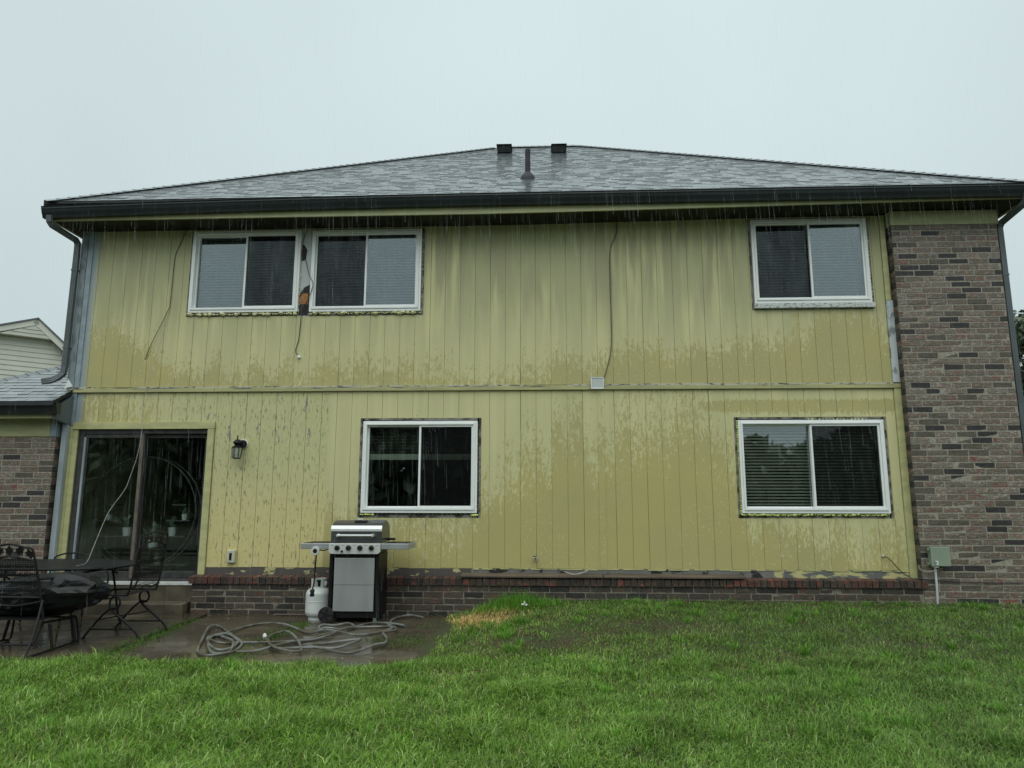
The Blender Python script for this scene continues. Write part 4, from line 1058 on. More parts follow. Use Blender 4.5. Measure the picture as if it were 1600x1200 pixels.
for y in (fy+.004,.175): m.box(.235,.272,y,y+.035,.0,.0545)
P(m, 'foot', MT['grey_box'], gr, bevel=.003)
m = MB().tube(spline([(-.30,fy+.02,.86),(-.36,fy-.03,.825),(-.42,fy-.04,.83),(-.455,fy-.035,.828)],5), .007, 7)
m.tube(spline([(-.455,fy-.03,.80),(-.462,fy-.03,.65),(-.468,fy-.03,.48),(-.478,fy-.045,.38)],5), .0085, 7); gh = P(m, 'gas_hose', MT['black_p'], gr, smooth=True)
P(MB().lathe([(.046,-.012),(.052,0),(.046,.016)], (-.468,fy-.04,.818), 'y', 20), 'regulator', MT['steel_b'], gh, smooth=True)
P(MB().lathe([(.026,-.002),(.026,.0)], (-.468,fy-.0525,.818), 'y', 14), 'regulator_face', MT['black_p'], gh)
P(MB().lathe([(.022,-.02),(.03,0),(.022,.022)], (-.478,fy-.05,.36), 'z', 12), 'coupling', MT['pipe'], gh, smooth=True)
P(MB().box(-.50,-.455,fy-.075,fy-.03,.30,.337), 'valve_nut', MT['black_p'], gh, bevel=.006)

tk = empty('propane_tank', (-2.43, -.45, 0), 'white propane cylinder standing beside the grill', 'gas cylinder')
P(MB().lathe([(.02,.022),(.10,.027),(.14,.052),(.152,.088),(.152,.094),(.152,.206),(.152,.21),(.1535,.212),(.1535,.218),(.152,.22),(.152,.224),(.152,.296),(.152,.30),(.135,.34),(.09,.368),(.03,.378)], (0,0,0), 'z', 28), 'body', MT['tank'], tk, smooth=True)
P(MB().lathe([(.108,.0),(.112,.0),(.112,.032),(.108,.032)], (0,0,0), 'z', 24), 'foot_ring', MT['tank'], tk, smooth=True)
m = MB()
for k in range(24):
    a0, a1 = 2*math.pi*k/24, 2*math.pi*(k+1)/24; am = (a0+a1)/2
    fr_ = abs(math.sin(am+math.pi/2)) < .42 and math.sin(am) < 0
    zt = .475; zb_ = .355
    segs = [(zb_, zt)] if not fr_ else [(zb_, .385)]
    if abs(math.cos(am)) > .85: segs = [(zb_, .40), (.445, zt)]
    for (q0, q1) in segs:
        m.add([(r*math.cos(a), r*math.sin(a), z) for z in (q0, q1) for (r, a) in ((.088,a0),(.088,a1),(.094,a1),(.094,a0))], [(0,3,2,1),(4,5,6,7),(0,1,5,4),(1,2,6,5),(2,3,7,6),(3,0,4,7)])
P(m, 'collar', MT['tank'], tk)
P(MB().lathe([(.018,.378),(.018,.43),(.03,.432),(.03,.455),(.01,.458)], (0,0,0), 'z', 12), 'valve', MT['black_p'], tk, smooth=True)

# ------------------------------------------------------------------ garden hose
HA = [(-1.15,-.43),(-1.34,-.32),(-1.49,-.5),(-1.46,-.81),(-1.25,-1.05),(-1.43,-.94),(-1.66,-.79),(-1.77,-.98),(-1.86,-1.32),(-1.97,-1.62),(-2.09,-1.84),(-2.25,-2.02),(-2.41,-2.14),(-2.55,-2.09),(-2.72,-2.06),(-2.82,-2.17),(-2.98,-2.06),(-3.12,-1.81),(-3.13,-1.67),(-3.0,-1.68),(-2.76,-1.96),(-2.64,-2.15),(-2.56,-2.52),(-2.6,-2.71),(-2.73,-2.72),(-2.92,-2.47),(-3.1,-2.02),(-3.36,-1.32),(-3.35,-1.12),(-3.12,-1.41),(-2.83,-1.88),(-2.69,-2.12),(-2.67,-2.35),(-2.74,-2.44),(-2.9,-2.28),(-3.06,-1.94),(-3.11,-1.67),(-2.94,-1.85),(-2.74,-2.12),(-2.6,-2.52),(-2.7,-2.59),(-2.82,-2.46),(-2.95,-2.2),(-3.1,-1.9),(-3.14,-1.75),(-3.02,-1.72),(-3.03,-1.42),(-3.01,-1.05),(-2.88,-.94),(-2.63,-1.06),(-2.43,-1.23),(-2.2,-1.48),(-2.08,-1.37),(-1.89,-1.48),(-1.66,-1.59),(-1.5,-1.46),(-1.36,-1.29),(-1.41,-1.12),(-1.56,-1.05),(-1.75,-1.14),(-1.86,-1.34),(-1.93,-1.66),(-2.03,-1.84),(-2.19,-2.09),(-2.27,-2.35),(-2.37,-2.47),(-2.54,-2.5)]
HB = [(-2.5,-1.92),(-2.38,-2.14),(-2.28,-2.3),(-2.14,-2.39),(-1.96,-2.4),(-1.83,-2.34),(-1.67,-2.29),(-1.56,-2.1),(-1.52,-1.95),(-1.69,-1.96),(-1.87,-2.11),(-1.99,-2.26),(-1.78,-2.4),(-1.53,-2.52),(-1.41,-2.46),(-1.31,-2.23),(-1.25,-2.08),(-1.3,-1.76),(-1.39,-1.52),(-1.28,-1.4),(-1.36,-1.12),(-1.47,-.94)]
HC = [(-2.42,-2.05),(-2.49,-1.78),(-2.47,-1.63),(-2.38,-1.64),(-2.17,-1.97),(-1.95,-2.45),(-1.95,-2.61),(-2.06,-2.61),(-2.19,-2.46),(-2.33,-2.23),(-2.43,-2.03)]
HD_ = [(-1.98+.17*math.cos(a)+.05*math.sin(a), -1.22+.16*math.sin(a)) for a in np.linspace(0, 6.0, 14)]
hose = empty('garden_hose', (-2.1, -1.7, 0), 'grey garden hose lying in tangled loops on the wet patio', 'hose')
def lay_hose(pts, z, ph):
    q = [(x+2.1, y+1.7, z+.011*(1+math.sin(i*1.7+ph))) for i, (x, y) in enumerate(pts)]
    return MB().tube(spline(q, 5), .0125, 8).build('hose_length', MT['hose'], hose, smooth=True)
lay_hose(HA, .013, 0); lay_hose(HB, .018, 1); lay_hose(HC, .036, 2); lay_hose(HD_, .03, 3)
MB().tube([(-.40,-.22,.035),(-.41,-.20,.045),(-.425,-.17,.06)], [.02,.021,.017], 12).build('hose_fitting', MT['steel_b'], hose, smooth=True)
tag(MB().tube([(-3.05,-.235,.014),(-2.55,-.225,.014)], .013, 8).build('rusty_rod', MT['plank_old'], smooth=True), 'thin rusty rod lying along the foot of the brick', 'rod')

# ------------------------------------------------------------------ patio furniture
def tubes(name, paths, r, mat, par, n=7):
    m = MB()
    for p in paths: m.tube(p, r, n)
    return m.build(name, mat, par, smooth=True)
tb = empty('patio_table', (-5.27, -1.46, 0), 'black wrought iron patio table with rounded top on the wet patio', 'table')
def sup(a, hx, hy, e=.55):
    c, s_ = math.cos(a), math.sin(a); return (hx*math.copysign(abs(c)**e, c), hy*math.copysign(abs(s_)**e, s_))
ol = [sup(a, 1.06, .61) for a in np.linspace(0, 2*math.pi, 65)[:-1]]
m = MB().prism([(p[0]*.985, p[1]*.975) for p in ol], 'z', .700, .712); m.build('table_top', MT['black_p'], tb)
MB().tube([(p[0], p[1], .702) for p in ol], .014, 7, closed=True).build('rim', MT['black_m'], tb, smooth=True)
for sx in (-1, 1):
    for sy in (-1, 1):
        tubes('leg', [spline([(sx*.62,sy*.36,.699),(sx*.66,sy*.40,.45),(sx*.72,sy*.40,.15),(sx*.76,sy*.42,.008)], 4)], .012, MT['black_m'], tb)
tubes('apron', [[(-.62,-.36,.62),(.62,-.36,.62)],[(-.62,.36,.62),(.62,.36,.62)],[(-.66,-.40,.30),(.66,.40,.30)],[(-.66,.40,.30),(.66,-.40,.30)]], .009, MT['black_m'], tb)

# spring chair beside the door (faces the table, -x)
c1 = empty('iron_chair', (-4.14, -1.575, 0), 'black iron spring chair with tall leaf-crested back before the sliding door', 'chair', 'black iron patio chairs')
hw = .275
def leafshape(m, c, u, v, s_, th=.004):
    c, u, v = Vector(c), Vector(u), Vector(v); nrm_ = u.cross(v).normalized()*th
    pr = [(0,-1),(.5,-.55),(.9,-.5),(.7,-.05),(.95,.35),(.45,.4),(0,1),(-.45,.4),(-.95,.35),(-.7,-.05),(-.9,-.5),(-.5,-.55)]
    a = [c+u*x*s_+v*y*s_+nrm_ for x, y in pr]; b2 = [c+u*x*s_+v*y*s_-nrm_ for x, y in pr]; n = len(pr)
    m.add(a+b2, [tuple(range(n)), tuple(range(2*n-1, n-1, -1))]+[(i, i+n, (i+1) % n+n, (i+1) % n) for i in range(n)])
bx = lambda z: .165+(z-.45)*.12
outer = [(bx(.45)-.02,-hw,.43),(bx(.6),-hw-.0,.6),(bx(.98),-hw+.005,.98),(bx(1.03),-hw+.03,1.035),(bx(1.05),-.14,1.045),(bx(1.06),0,1.065),(bx(1.05),.14,1.045),(bx(1.03),hw-.03,1.035),(bx(.98),hw-.005,.98),(bx(.6),hw,.6),(bx(.45)-.02,hw,.43)]
tubes('back_frame', [spline(outer,4), spline([(bx(.9),-hw,.90),(bx(.95),-.1,.955),(bx(.95),.1,.955),(bx(.9),hw,.90)],4), spline([(bx(.52),-hw,.50),(bx(.50),-.12,.48),(bx(.53),0,.50),(bx(.50),.12,.48),(bx(.52),hw,.50)],4)], .010, MT['black_m'], c1)
m = MB()
for y in (-.15,-.05,.05,.15): leafshape(m, (bx(.99),y,.995), (0,1,0), (.12,.3*math.sin(y*30),1), .042)
m.build('leaf_crest', MT['black_m'], c1)
m = MB().add([(bx(.51),-hw,.50),(bx(.51),hw,.50),(bx(.9),hw,.90),(bx(.9),-hw,.90)], [(0,1,2,3)]); m.build('back_mesh', MT['mesh'], c1)
m = MB(); m.add([(-.40,-hw+.02,.415),(.14,-hw,.43),(.14,hw,.43),(-.40,hw-.02,.415)], [(0,1,2,3)]); m.build('seat', MT['mesh'], c1)
tubes('seat_frame', [spline([(.15,-hw,.43),(-.2,-hw,.43),(-.40,-hw+.02,.415),(-.44,-hw+.08,.385),(-.44,hw-.08,.385),(-.40,hw-.02,.415),(-.2,hw,.43),(.15,hw,.43)],4)], .010, MT['black_m'], c1)
for sy in (-1, 1):
    y = sy*hw
    ring_ = [(.02+.055*math.cos(a), y, .355+.06*math.sin(a)) for a in np.linspace(0, 2*math.pi, 19)]
    tubes('spring', [ring_], .011, MT['black_m'], c1)
    tubes('leg', [spline([(-.28,y,.012),(-.13,y,.20),(-.02,y,.295),(.06,y,.30)],4)], .011, MT['black_m'], c1)
    tubes('leg', [spline([(.30,y,.010),(.24,y,.09),(.05,y,.235),(-.03,y,.31)],4)], .012, MT['black_m'], c1)
    tubes('stretcher', [[(-.22,y,.09),(.235,y,.095)]], .008, MT['black_m'], c1)
    m = MB()
    for x in (-.28, .30): m.lathe([(.022,.0),(.022,.008),(.012,.012)], (x,y,0), 'z', 10)
    m.build('foot', MT['black_m'], c1)
    ay = sy*(hw+.02)
    tubes('arm', [spline([(bx(.74),y,.74),(.05,ay,.72),(-.22,ay,.675),(-.33,ay,.66),(-.36,ay,.62),(-.32,ay,.60)],4), spline([(-.10,ay,.69),(-.06,ay,.60),(-.11,y,.43)],4)], .009, MT['black_m'], c1)
for p_ in ([(-.13,-hw,.19),(.10,hw,.20)],[(.10,-hw,.207),(-.13,hw,.204)]): tubes('stretcher', [p_], .007, MT['black_m'], c1)

# sled-base rocker at the left edge, seen from behind (faces the house, +y)
c2 = empty('iron_chair', (-4.72, -2.45, 0), 'black iron rocker chair seen from behind with a rubbish bag on it', 'chair', 'black iron patio chairs')
hw = .30
byy = lambda z: -.08-(z-.45)*.22
outer = [(-hw-.03,byy(.45),.30),(-hw+.02,byy(.6),.60),(-hw+.06,byy(.88),.88),(-hw+.085,byy(.94),.945),(-.16,byy(.95),.955),(0,byy(.97),.985),(.16,byy(.95),.955),(hw-.085,byy(.94),.945),(hw-.06,byy(.88),.88),(hw-.02,byy(.6),.60),(hw+.03,byy(.45),.30)]
tubes('back_frame', [spline(outer,4), spline([(-hw+.05,byy(.84),.83),(-.12,byy(.86),.855),(0,byy(.87),.872),(.12,byy(.86),.855),(hw-.05,byy(.84),.83)],4), [(-hw,byy(.5),.49),(hw,byy(.5),.49)], spline([(-hw,byy(.46),.455),(-.12,byy(.44),.42),(0,byy(.42),.41),(.12,byy(.44),.42),(hw,byy(.46),.455)],4)], .011, MT['black_m'], c2)
m = MB()
for x in (-.2,-.1,0,.1,.2): leafshape(m, (x,byy(.905),.908+(.02 if abs(x) < .15 else -.012)), (1,0,0), (.35*math.sin(x*25),-.2,1), .046)
m.build('leaf_crest', MT['black_m'], c2)
m = MB().add([(-hw,byy(.5),.495),(hw,byy(.5),.495),(hw-.05,byy(.83),.828),(.12,byy(.85),.852),(-.12,byy(.85),.852),(-hw+.05,byy(.83),.828)], [(0,1,2,3,4,5)]); m.build('back_mesh', MT['mesh'], c2)
m = MB().box(-hw,hw,-.10,.42,.285,.295); m.build('seat', MT['black_m'], c2)
for sx in (-1, 1):
    xo = sx*(hw+.06)
    tubes('runner', [spline([(sx*(hw+.04),-.13,.47),(sx*(hw+.10),-.28,.22),(sx*(hw+.145),-.435,.012)],4), [(sx*(hw+.14),-.42,.014),(sx*(hw+.075),.40,.014)], spline([(sx*(hw+.075),.40,.014),(sx*(hw+.05),.44,.03),(sx*(hw+.02),.42,.235),(sx*(hw+.0),.38,.245)],3), [(sx*(hw+.01),.40,.24),(sx*(hw-.02),0,.25)], [(sx*(hw-.02),0,.25),(sx*(hw+.10),-.30,.10)]], .011, MT['black_m'], c2)
    for p_ in ([(sx*(hw+.09),.0,.014),(sx*(hw+.04),0,.24)], [(sx*(hw+.07),.36,.014),(sx*(hw+.02),.36,.24)]): tubes('spring', [p_], .015, MT['black_m'], c2)
    tubes('arm', [spline([(sx*(hw-.02),byy(.66),.66),(sx*(hw+.03),.1,.65),(sx*(hw+.03),.30,.62),(sx*(hw+.0),.36,.45),(sx*(hw),.36,.29)],4)], .010, MT['black_m'], c2)
    MB().lathe([(.024,.0),(.024,.008),(.014,.012)], (sx*(hw+.145),-.435,0), 'z', 10).build('foot', MT['black_m'], c2)
for p_ in ([(-hw-.09,-.28,.10),(hw+.09,-.28,.10)],[(-hw,.40,.24),(hw,.40,.24)]): tubes('stretcher', [p_], .009, MT['black_m'], c2)
# third chair on the far side of the table
c3 = empty('iron_chair', (-5.55, -.72, 0), 'black iron chair half hidden behind the table at the brick wall', 'chair', 'black iron patio chairs')
tubes('leg', [spline([(.24,-.20,.008),(.20,-.18,.25),(.22,-.2,.42)],4)], .011, MT['black_m'], c3); tubes('leg', [spline([(-.24,-.20,.008),(-.20,-.18,.25),(-.22,-.2,.42)],4)], .011, MT['black_m'], c3)
tubes('leg', [spline([(.24,.20,.008),(.22,.2,.42)],4)], .011, MT['black_m'], c3); tubes('leg', [spline([(-.24,.20,.008),(-.22,.2,.42)],4)], .011, MT['black_m'], c3)
MB().box(-.25,.25,-.24,.24,.42,.432).build('seat', MT['black_m'], c3, bevel=.004)
tubes('back_frame', [spline([(-.24,.22,.43),(-.23,.27,.68),(-.15,.28,.74),(0,.285,.76),(.15,.28,.74),(.23,.27,.68),(.24,.22,.43)],4)], .010, MT['black_m'], c3)
MB().add([(-.23,.235,.5),(.23,.235,.5),(.21,.272,.70),(-.21,.272,.70)], [(0,1,2,3)]).build('back_mesh', MT['mesh'], c3)

# rubbish bag on the rocker's seat: crumpled skin over two lobes
import bmesh
def bag():
    bm = bmesh.new(); bmesh.ops.create_icosphere(bm, subdivisions=4, radius=1)
    from mathutils import noise as mn
    for v in bm.verts:
        d = v.co.normalized(); p = Vector(d)
        # creases: ridged noise gives folds
        rg = 1-abs(mn.noise(p*1.5+Vector((3,1,2))))*2; rg2 = 1-abs(mn.noise(p*3.1+Vector((7,2,1))))*2
        r = 1+.15*rg+.07*rg2
        x, y, z = d.x*.56*r, d.y*.23*r, d.z*.185*r
        z += .05*math.sin(3.1*x+.4)
        if z < -.17: z = -.17+(z+.17)*.15
        v.co = (x, y, z)
    zmin = min(v.co.z for v in bm.verts)
    for v in bm.verts: v.co.z -= zmin
    me = bpy.data.meshes.new('rubbish_bag'); bm.to_mesh(me); bm.free(); me.materials.append(MT['bag'])
    o = bpy.data.objects.new('rubbish_bag', me); COL.objects.link(o); o.location = (-4.60, -2.26, .298)
    tag(o, 'crumpled black plastic rubbish bag lying on the rocker chair', 'bag')
bag()

# ------------------------------------------------------------------ lawn
def blades(name, x, y, L, wd, lean, az, col, z=None, kind='stuff'):
    n = len(x); z = gz(x, y)-.004 if z is None else z
    dx, dy = np.cos(az), np.sin(az); px, py = -np.sin(az+rng.uniform(-.8, .8, n)), np.cos(az+rng.uniform(-.8, .8, n))
    s1, s2 = .5*L, L
    hz1, hh1 = s1*np.cos(lean*.55), s1*np.sin(lean*.55)
    hz2, hh2 = hz1+(s2-s1)*np.cos(np.minimum(lean*1.45, 1.75)), hh1+(s2-s1)*np.sin(np.minimum(lean*1.45, 1.75))
    hz2 = np.maximum(hz2, .01)
    V = np.empty((n, 5, 3), np.float32); w = wd/2
    V[:,0] = np.stack([x-px*w, y-py*w, z], -1); V[:,1] = np.stack([x+px*w, y+py*w, z], -1)
    V[:,2] = np.stack([x+dx*hh1+px*w*.85, y+dy*hh1+py*w*.85, z+hz1], -1); V[:,3] = np.stack([x+dx*hh1-px*w*.85, y+dy*hh1-py*w*.85, z+hz1], -1)
    V[:,4] = np.stack([x+dx*hh2, y+dy*hh2, z+hz2], -1)
    base = (np.arange(n)*5)[:, None]
    loops = np.concatenate([base+np.array([[0,1,2,3]]), base+np.array([[3,2,4]])], 1).astype(np.int32).ravel()
    me = bpy.data.meshes.new(name); me.vertices.add(n*5); me.vertices.foreach_set('co', V.ravel())
    me.loops.add(n*7); me.loops.foreach_set('vertex_index', loops)
    ls = (np.arange(n)*7)[:, None]+np.array([[0, 4]]); me.polygons.add(n*2)
    me.polygons.foreach_set('loop_start', ls.ravel().astype(np.int32)); 
    try: me.polygons.foreach_set('loop_total', np.tile([4, 3], n).astype(np.int32))
    except Exception: pass
    at = me.attributes.new('tint', 'FLOAT_COLOR', 'POINT')
    C4 = np.ones((n, 5, 4), np.float32); C4[:, :, :3] = col[:, None, :]; at.data.foreach_set('color', C4.ravel())
    me.materials.append(MT['grass']); me.update(); me.validate()
    o = bpy.data.objects.new(name, me); COL.objects.link(o)
    return tag(o, kind=kind)
def fld(x, y, s, seed):
    r_ = np.random.default_rng(seed); o = np.zeros_like(x)
    for k in range(7):
        a = r_.uniform(0, 6.28); f = s*r_.uniform(.5, 2.2); o += np.sin((x*np.cos(a)+y*np.sin(a))*f+r_.uniform(0, 6.28))/(1+.25*k)
    return o/2.2
def lawn():
    n = 740000
    # more blades close to the camera
    y = -.14-6.0*rng.random(n)**.95
    half = (y+9.31)*.76+2.2
    x = .05-(y+9.3)*.046+half*rng.uniform(-1, 1, n)
    keep = np.ones(n, bool)
    edge = lawn_edge_x(y)+.10*fld(x, y, 5, 3)+.04*fld(x, y, 17, 5)
    lawnm = (y < -3.03+.05*fld(x, y, 6, 4)+.03*fld(x, y, 21, 6)) | ((x > edge) & (y < -.16))
    keep &= lawnm
    # thin spots
    thin = fld(x, y, 2.6, 8); fine = fld(x, y, 9, 9)
    dens = np.clip(.90+.06*thin+.14*fine, .25, 1)
    def blob(cx, cy, rx, ry): return np.exp(-(((x-cx)/rx)**2+((y-cy)/ry)**2))
    dirt = 1.35*blob(.25, -2.0, .75, .35)+.9*blob(1.5, -1.5, .6, .28)+.5*blob(.5, -1.1, .5, .25)+.7*blob(2.0, -3.0, .3, .12)+.6*blob(-.35, -3.3, .25, .12)+.5*blob(3.6, -2.0, .5, .2)+.6*blob(-.3, -2.55, .35, .15)+.35*blob(3.3, -.4, 1.6, .14)+.3*blob(5.6, -.5, .9, .25)+.5*blob(2.6, -2.6, .5, .2)
    dead = np.clip(1.9*blob(-.42, -.72, .31, .42), 0, 1)
    tall = np.clip(blob(-.1, -.28, .38, .22)+.6*blob(1.35, -.3, .3, .15), 0, 1)
    dens = np.clip(dens-.50*dirt, .05, 1)
    near = np.clip((-y-2)/3, 0, 1)
    keep &= rng.random(n) < dens*(.62+.38*near)*1
    x, y, dirt, dead, tall, thin, fine = [a[keep] for a in (x, y, dirt, dead, tall, thin, fine)]
    n = len(x)
    clump = .25*fld(x, y, 3.3, 21)+.75*fld(x, y, 10, 23); az = 1.3*fld(x, y, 5.5, 22)+rng.normal(0, 1.7, n)
    L = (.044+.008*clump+.004*thin)*rng.uniform(.65, 1.5, n)
    L *= 1+.55*np.clip(fld(x, y, 4.5, 33)-.35, 0, 1)*2
    front = (x < -.6) & (y < -2.9)
    L = np.where(front, L*1.25, L)*(1-.35*np.clip(dirt, 0, 1))+.10*tall*rng.uniform(.5, 1, n)
    L = np.clip(L, .022, .20)
    lean = np.clip(rng.normal(1.05, .32, n)+.08*clump, .15, 1.5)*(1-.35*tall)
    wd = rng.uniform(.0032, .0066, n); L = L*(1+.35*near[keep])
    v = rng.normal(0, 1, n)
    g1 = np.array([.170, .325, .044]); g2 = np.array([.100, .215, .034]); g3 = np.array([.29, .42, .15]); br = np.array([.17, .12, .06]); tn = np.array([.66, .50, .22])
    m = np.clip(.5+.07*thin+.20*clump+.32*v, 0, 1)[:, None]
    col = g2*(1-m)+g1*m
    k = (rng.random(n) < .22)[:, None]; col = np.where(k, g3, col)
    rgt = np.clip((x-.2)/2.5, 0, 1)[:, None]*.55; pale = np.array([.100, .190, .052]); col = col*(1-rgt)+pale*rgt
    k = (rng.random(n) < .035+.55*np.clip(dirt, 0, 1))[:, None]; col = np.where(k, br*rng.uniform(.5, 1.1, (n, 1)), col)
    k = (rng.random(n) < .92*dead)[:, None]; col = np.where(k, tn*rng.uniform(.6, 1.2, (n, 1)), col)
    tl = tall[:, None]; col = col*(1-.6*tl)+np.array([.09, .26, .03])*.6*tl
    col = col*rng.uniform(.60, 1.50, (n, 1))*np.array([1.06, 1.0, .95])*(1+.16*np.clip(fld(x, y, 8, 51), -1, 1))[:, None]
    # longer tufts standing out of the mown turf
    T = 340; ty = -.3-5.4*rng.random(T); tx = .05-(ty+9.3)*.046+((ty+9.31)*.76+.6)*rng.uniform(-1, 1, T)
    ok = ((ty < -3.1) | (tx > lawn_edge_x(ty)+.1)); tx, ty = tx[ok], ty[ok]; T = len(tx)
    k = rng.integers(25, 70, T); i = np.repeat(np.arange(T), k); nt_ = len(i); rad = rng.uniform(.03, .10, T)[i]
    a = rng.uniform(0, 6.283, nt_); r_ = rad*rng.random(nt_)**.6
    X = tx[i]+np.cos(a)*r_; Y = ty[i]+np.sin(a)*r_
    L2 = rng.uniform(.055, .125, nt_)*rng.uniform(.7, 1.2, T)[i]; ln = np.clip(.35+.9*r_/.08+rng.normal(0, .25, nt_), .1, 1.5)
    c2 = np.array([.135, .29, .040])*rng.uniform(.75, 1.25, (T, 1))[i]*rng.uniform(.8, 1.25, (nt_, 1))
    nb_ = 900; bx_ = -.08+.26*rng.normal(0, 1, nb_); by_ = -.16-np.abs(rng.normal(0, .17, nb_))
    X = np.concatenate([X, bx_]); Y = np.concatenate([Y, by_]); L2 = np.concatenate([L2, rng.uniform(.10, .24, nb_)*np.exp(-((bx_+.08)/.5)**2)+.03]); ln = np.concatenate([ln, np.clip(rng.normal(.45, .25, nb_), .05, 1.2)])
    a = np.concatenate([a, rng.uniform(0, 6.28, nb_)]); c2 = np.concatenate([c2, np.array([.14, .34, .04])*rng.uniform(.7, 1.25, (nb_, 1))]); nt_ += nb_
    x = np.concatenate([x, X]); y = np.concatenate([y, Y]); L = np.concatenate([L, L2]); wd = np.concatenate([wd, rng.uniform(.004, .0075, nt_)])
    lean = np.concatenate([lean, ln]); az = np.concatenate([az, a+rng.normal(0, .4, nt_)]); col = np.concatenate([col, c2])
    blades('grass', x, y, L, wd, lean, az, col)
lawn()
def tufts():
    X, Y, Ls = [], [], []
    for _ in range(3200):     # the crack between the slabs
        y = rng.uniform(-3.05, -.45); w = .10*np.interp(y, [-3, -2.2, -1.4, -.9, -.4], [1.3, .95, .9, .6, .35])
        if rng.random() > np.interp(y, [-3, -1.4, -.9, -.45], [1, 1, .55, .25]): continue
        X.append(crack_x(y)+rng.normal(0, .55)*w*1.2); Y.append(y); Ls.append(rng.uniform(.02, .06))
    for (cx, cy, rx, ry, k) in ((-2.52, -1.55, .14, .55, 900), (-2.50, -.9, .10, .18, 260), (-1.05, -1.85, .22, .30, 520), (-2.50, -2.65, .22, .20, 500), (-1.4, -1.75, .2, .1, 160), (-1.0, -.9, .14, .4, 120), (-2.9, -2.9, .5, .06, 200)):
        for _ in range(k): X.append(cx+rng.normal(0, .5)*rx*1.2); Y.append(cy+rng.normal(0, .5)*ry*1.2); Ls.append(rng.uniform(.015, .045))
    for _ in range(420):      # weeds along the foot of the brick
        X.append(rng.uniform(-1.2, 4.8)); Y.append(rng.uniform(-.2, -.145)); Ls.append(rng.uniform(.03, .13))
    X, Y, Ls = np.array(X), np.array(Y), np.array(Ls); n = len(X)
    zz = np.where((X < -.86) & (Y > -3.0), np.where(np.abs(X-crack_x(Y)) < .05, -.025, -.002), gz(X, Y)-.004)
    col = np.array([.075, .165, .03])*rng.uniform(.6, 1.5, (n, 1)); k = (rng.random(n) < .22)[:, None]; col = np.where(k, np.array([.12, .11, .05]), col)
    blades('weeds', X, Y, Ls, rng.uniform(.003, .006, n), np.clip(rng.normal(.7, .35, n), .05, 1.4), rng.uniform(0, 6.28, n), col, zz)
tufts()
# leaf litter at the wall foot and white scraps
def scatter(name, spots, mat, size, zoff=.0):
    m = MB()
    for (x, y) in spots:
        a = random.uniform(0, 6.28); s_ = size*random.uniform(.5, 1.3); pat = x < -.86 and y > -3
        z = (0.0 if pat else float(gz(x, y)))+.003+zoff+random.uniform(0, .004)
        u = Vector((math.cos(a), math.sin(a), random.uniform(-.15, .15)))*s_; v = Vector((-math.sin(a), math.cos(a), random.uniform(-.15, .15)))*s_*.55
        c = Vector((x, y, z+.3*s_)); m.add([c-u, c-v*.9, c+u, c+v], [(0,1,2,3)])
    return tag(m.build(name, mat), kind='stuff')
scatter('leaf_litter', [(random.uniform(-4.25, -.8), -.145-abs(random.gauss(0, .11))) for _ in range(700)]+[(random.uniform(-1.5, 6), -.15-abs(random.gauss(0, .12))) for _ in range(350)], MT['litter'], .016)
scatter('white_scraps', [(random.uniform(-3.5, -1), random.uniform(-2.95, -2.2)) for _ in range(60)]+[(random.uniform(-3.9, -3.3), random.uniform(-1.5, -.4)) for _ in range(14)], MT['white_bit'], .007)
scatter('white_scraps', [(random.uniform(-.6, 5.5), random.uniform(-4.5, -.3)) for _ in range(26)], MT['white_bit'], .009, .035)
m = MB()
for k in range(16):
    a = random.uniform(0, 6.28); el = random.uniform(.0, 1.2); L = random.uniform(.03, .06); d = Vector((math.cos(a)*math.cos(el), math.sin(a)*math.cos(el), math.sin(el))); s_ = d.orthogonal().normalized()*.012
    m.add([Vector((0,0,0)), d*L*.6+s_, d*L, d*L*.6-s_], [(0,1,2,3)])
tag(m.build('paper_scrap', MT['white_bit'], loc=(.065, -.52, float(gz(.065, -.52))+.06)), 'crumpled white paper scrap in the tall grass', 'scrap')
m = MB().tube(spline([(.55,-.11,.555),(.62,-.13,.53),(.70,-.135,.525),(.80,-.10,.55),(.84,-.05,.565)],4), .006, 5)
tag(m.build('paint_peel', MT['cable_w'], smooth=True, loc=(0,-.035,-.010)), 'curled pale strip of peeled trim hanging over the ledge', 'strip')

# ------------------------------------------------------------------ neighbours, trees
nb = empty('neighbour_house', (-20.24, 18.0, 0), 'cream neighbouring house with lap siding and gable beyond the low roof', 'house')
nb.rotation_euler = (0, 0, R(41))
def nbp(m, name, mat): return m.build(name, mat, nb)
APX, LS, RS = 8.45, .38, .90     # wall apex height and the two roof slopes
nbp(MB().prism([(-6, 0), (2.6, 0), (2.6, APX-RS*2.6), (0, APX), (-6, APX-LS*6)], 'y', 0, 9), 'wall', MT['neigh'])
for i in range(22):
    z = 4.2+.2*i; zr = z+.2
    xr = min(2.58, (APX-zr)/RS); xl = max(-5.98, -(APX-zr)/LS)
    if xr-xl < .5: break
    m = MB(); m.add([(xl,-.034,z),(xr,-.034,z),(xr,-.008,z+.2),(xl,-.008,z+.2),(xl,-.002,z),(xr,-.002,z),(xr,-.002,z+.2),(xl,-.002,z+.2)], [(0,1,2,3),(4,7,6,5),(0,4,5,1),(3,2,6,7),(0,3,7,4),(1,5,6,2)])
    nbp(m, 'lap_board', MT['neigh'])
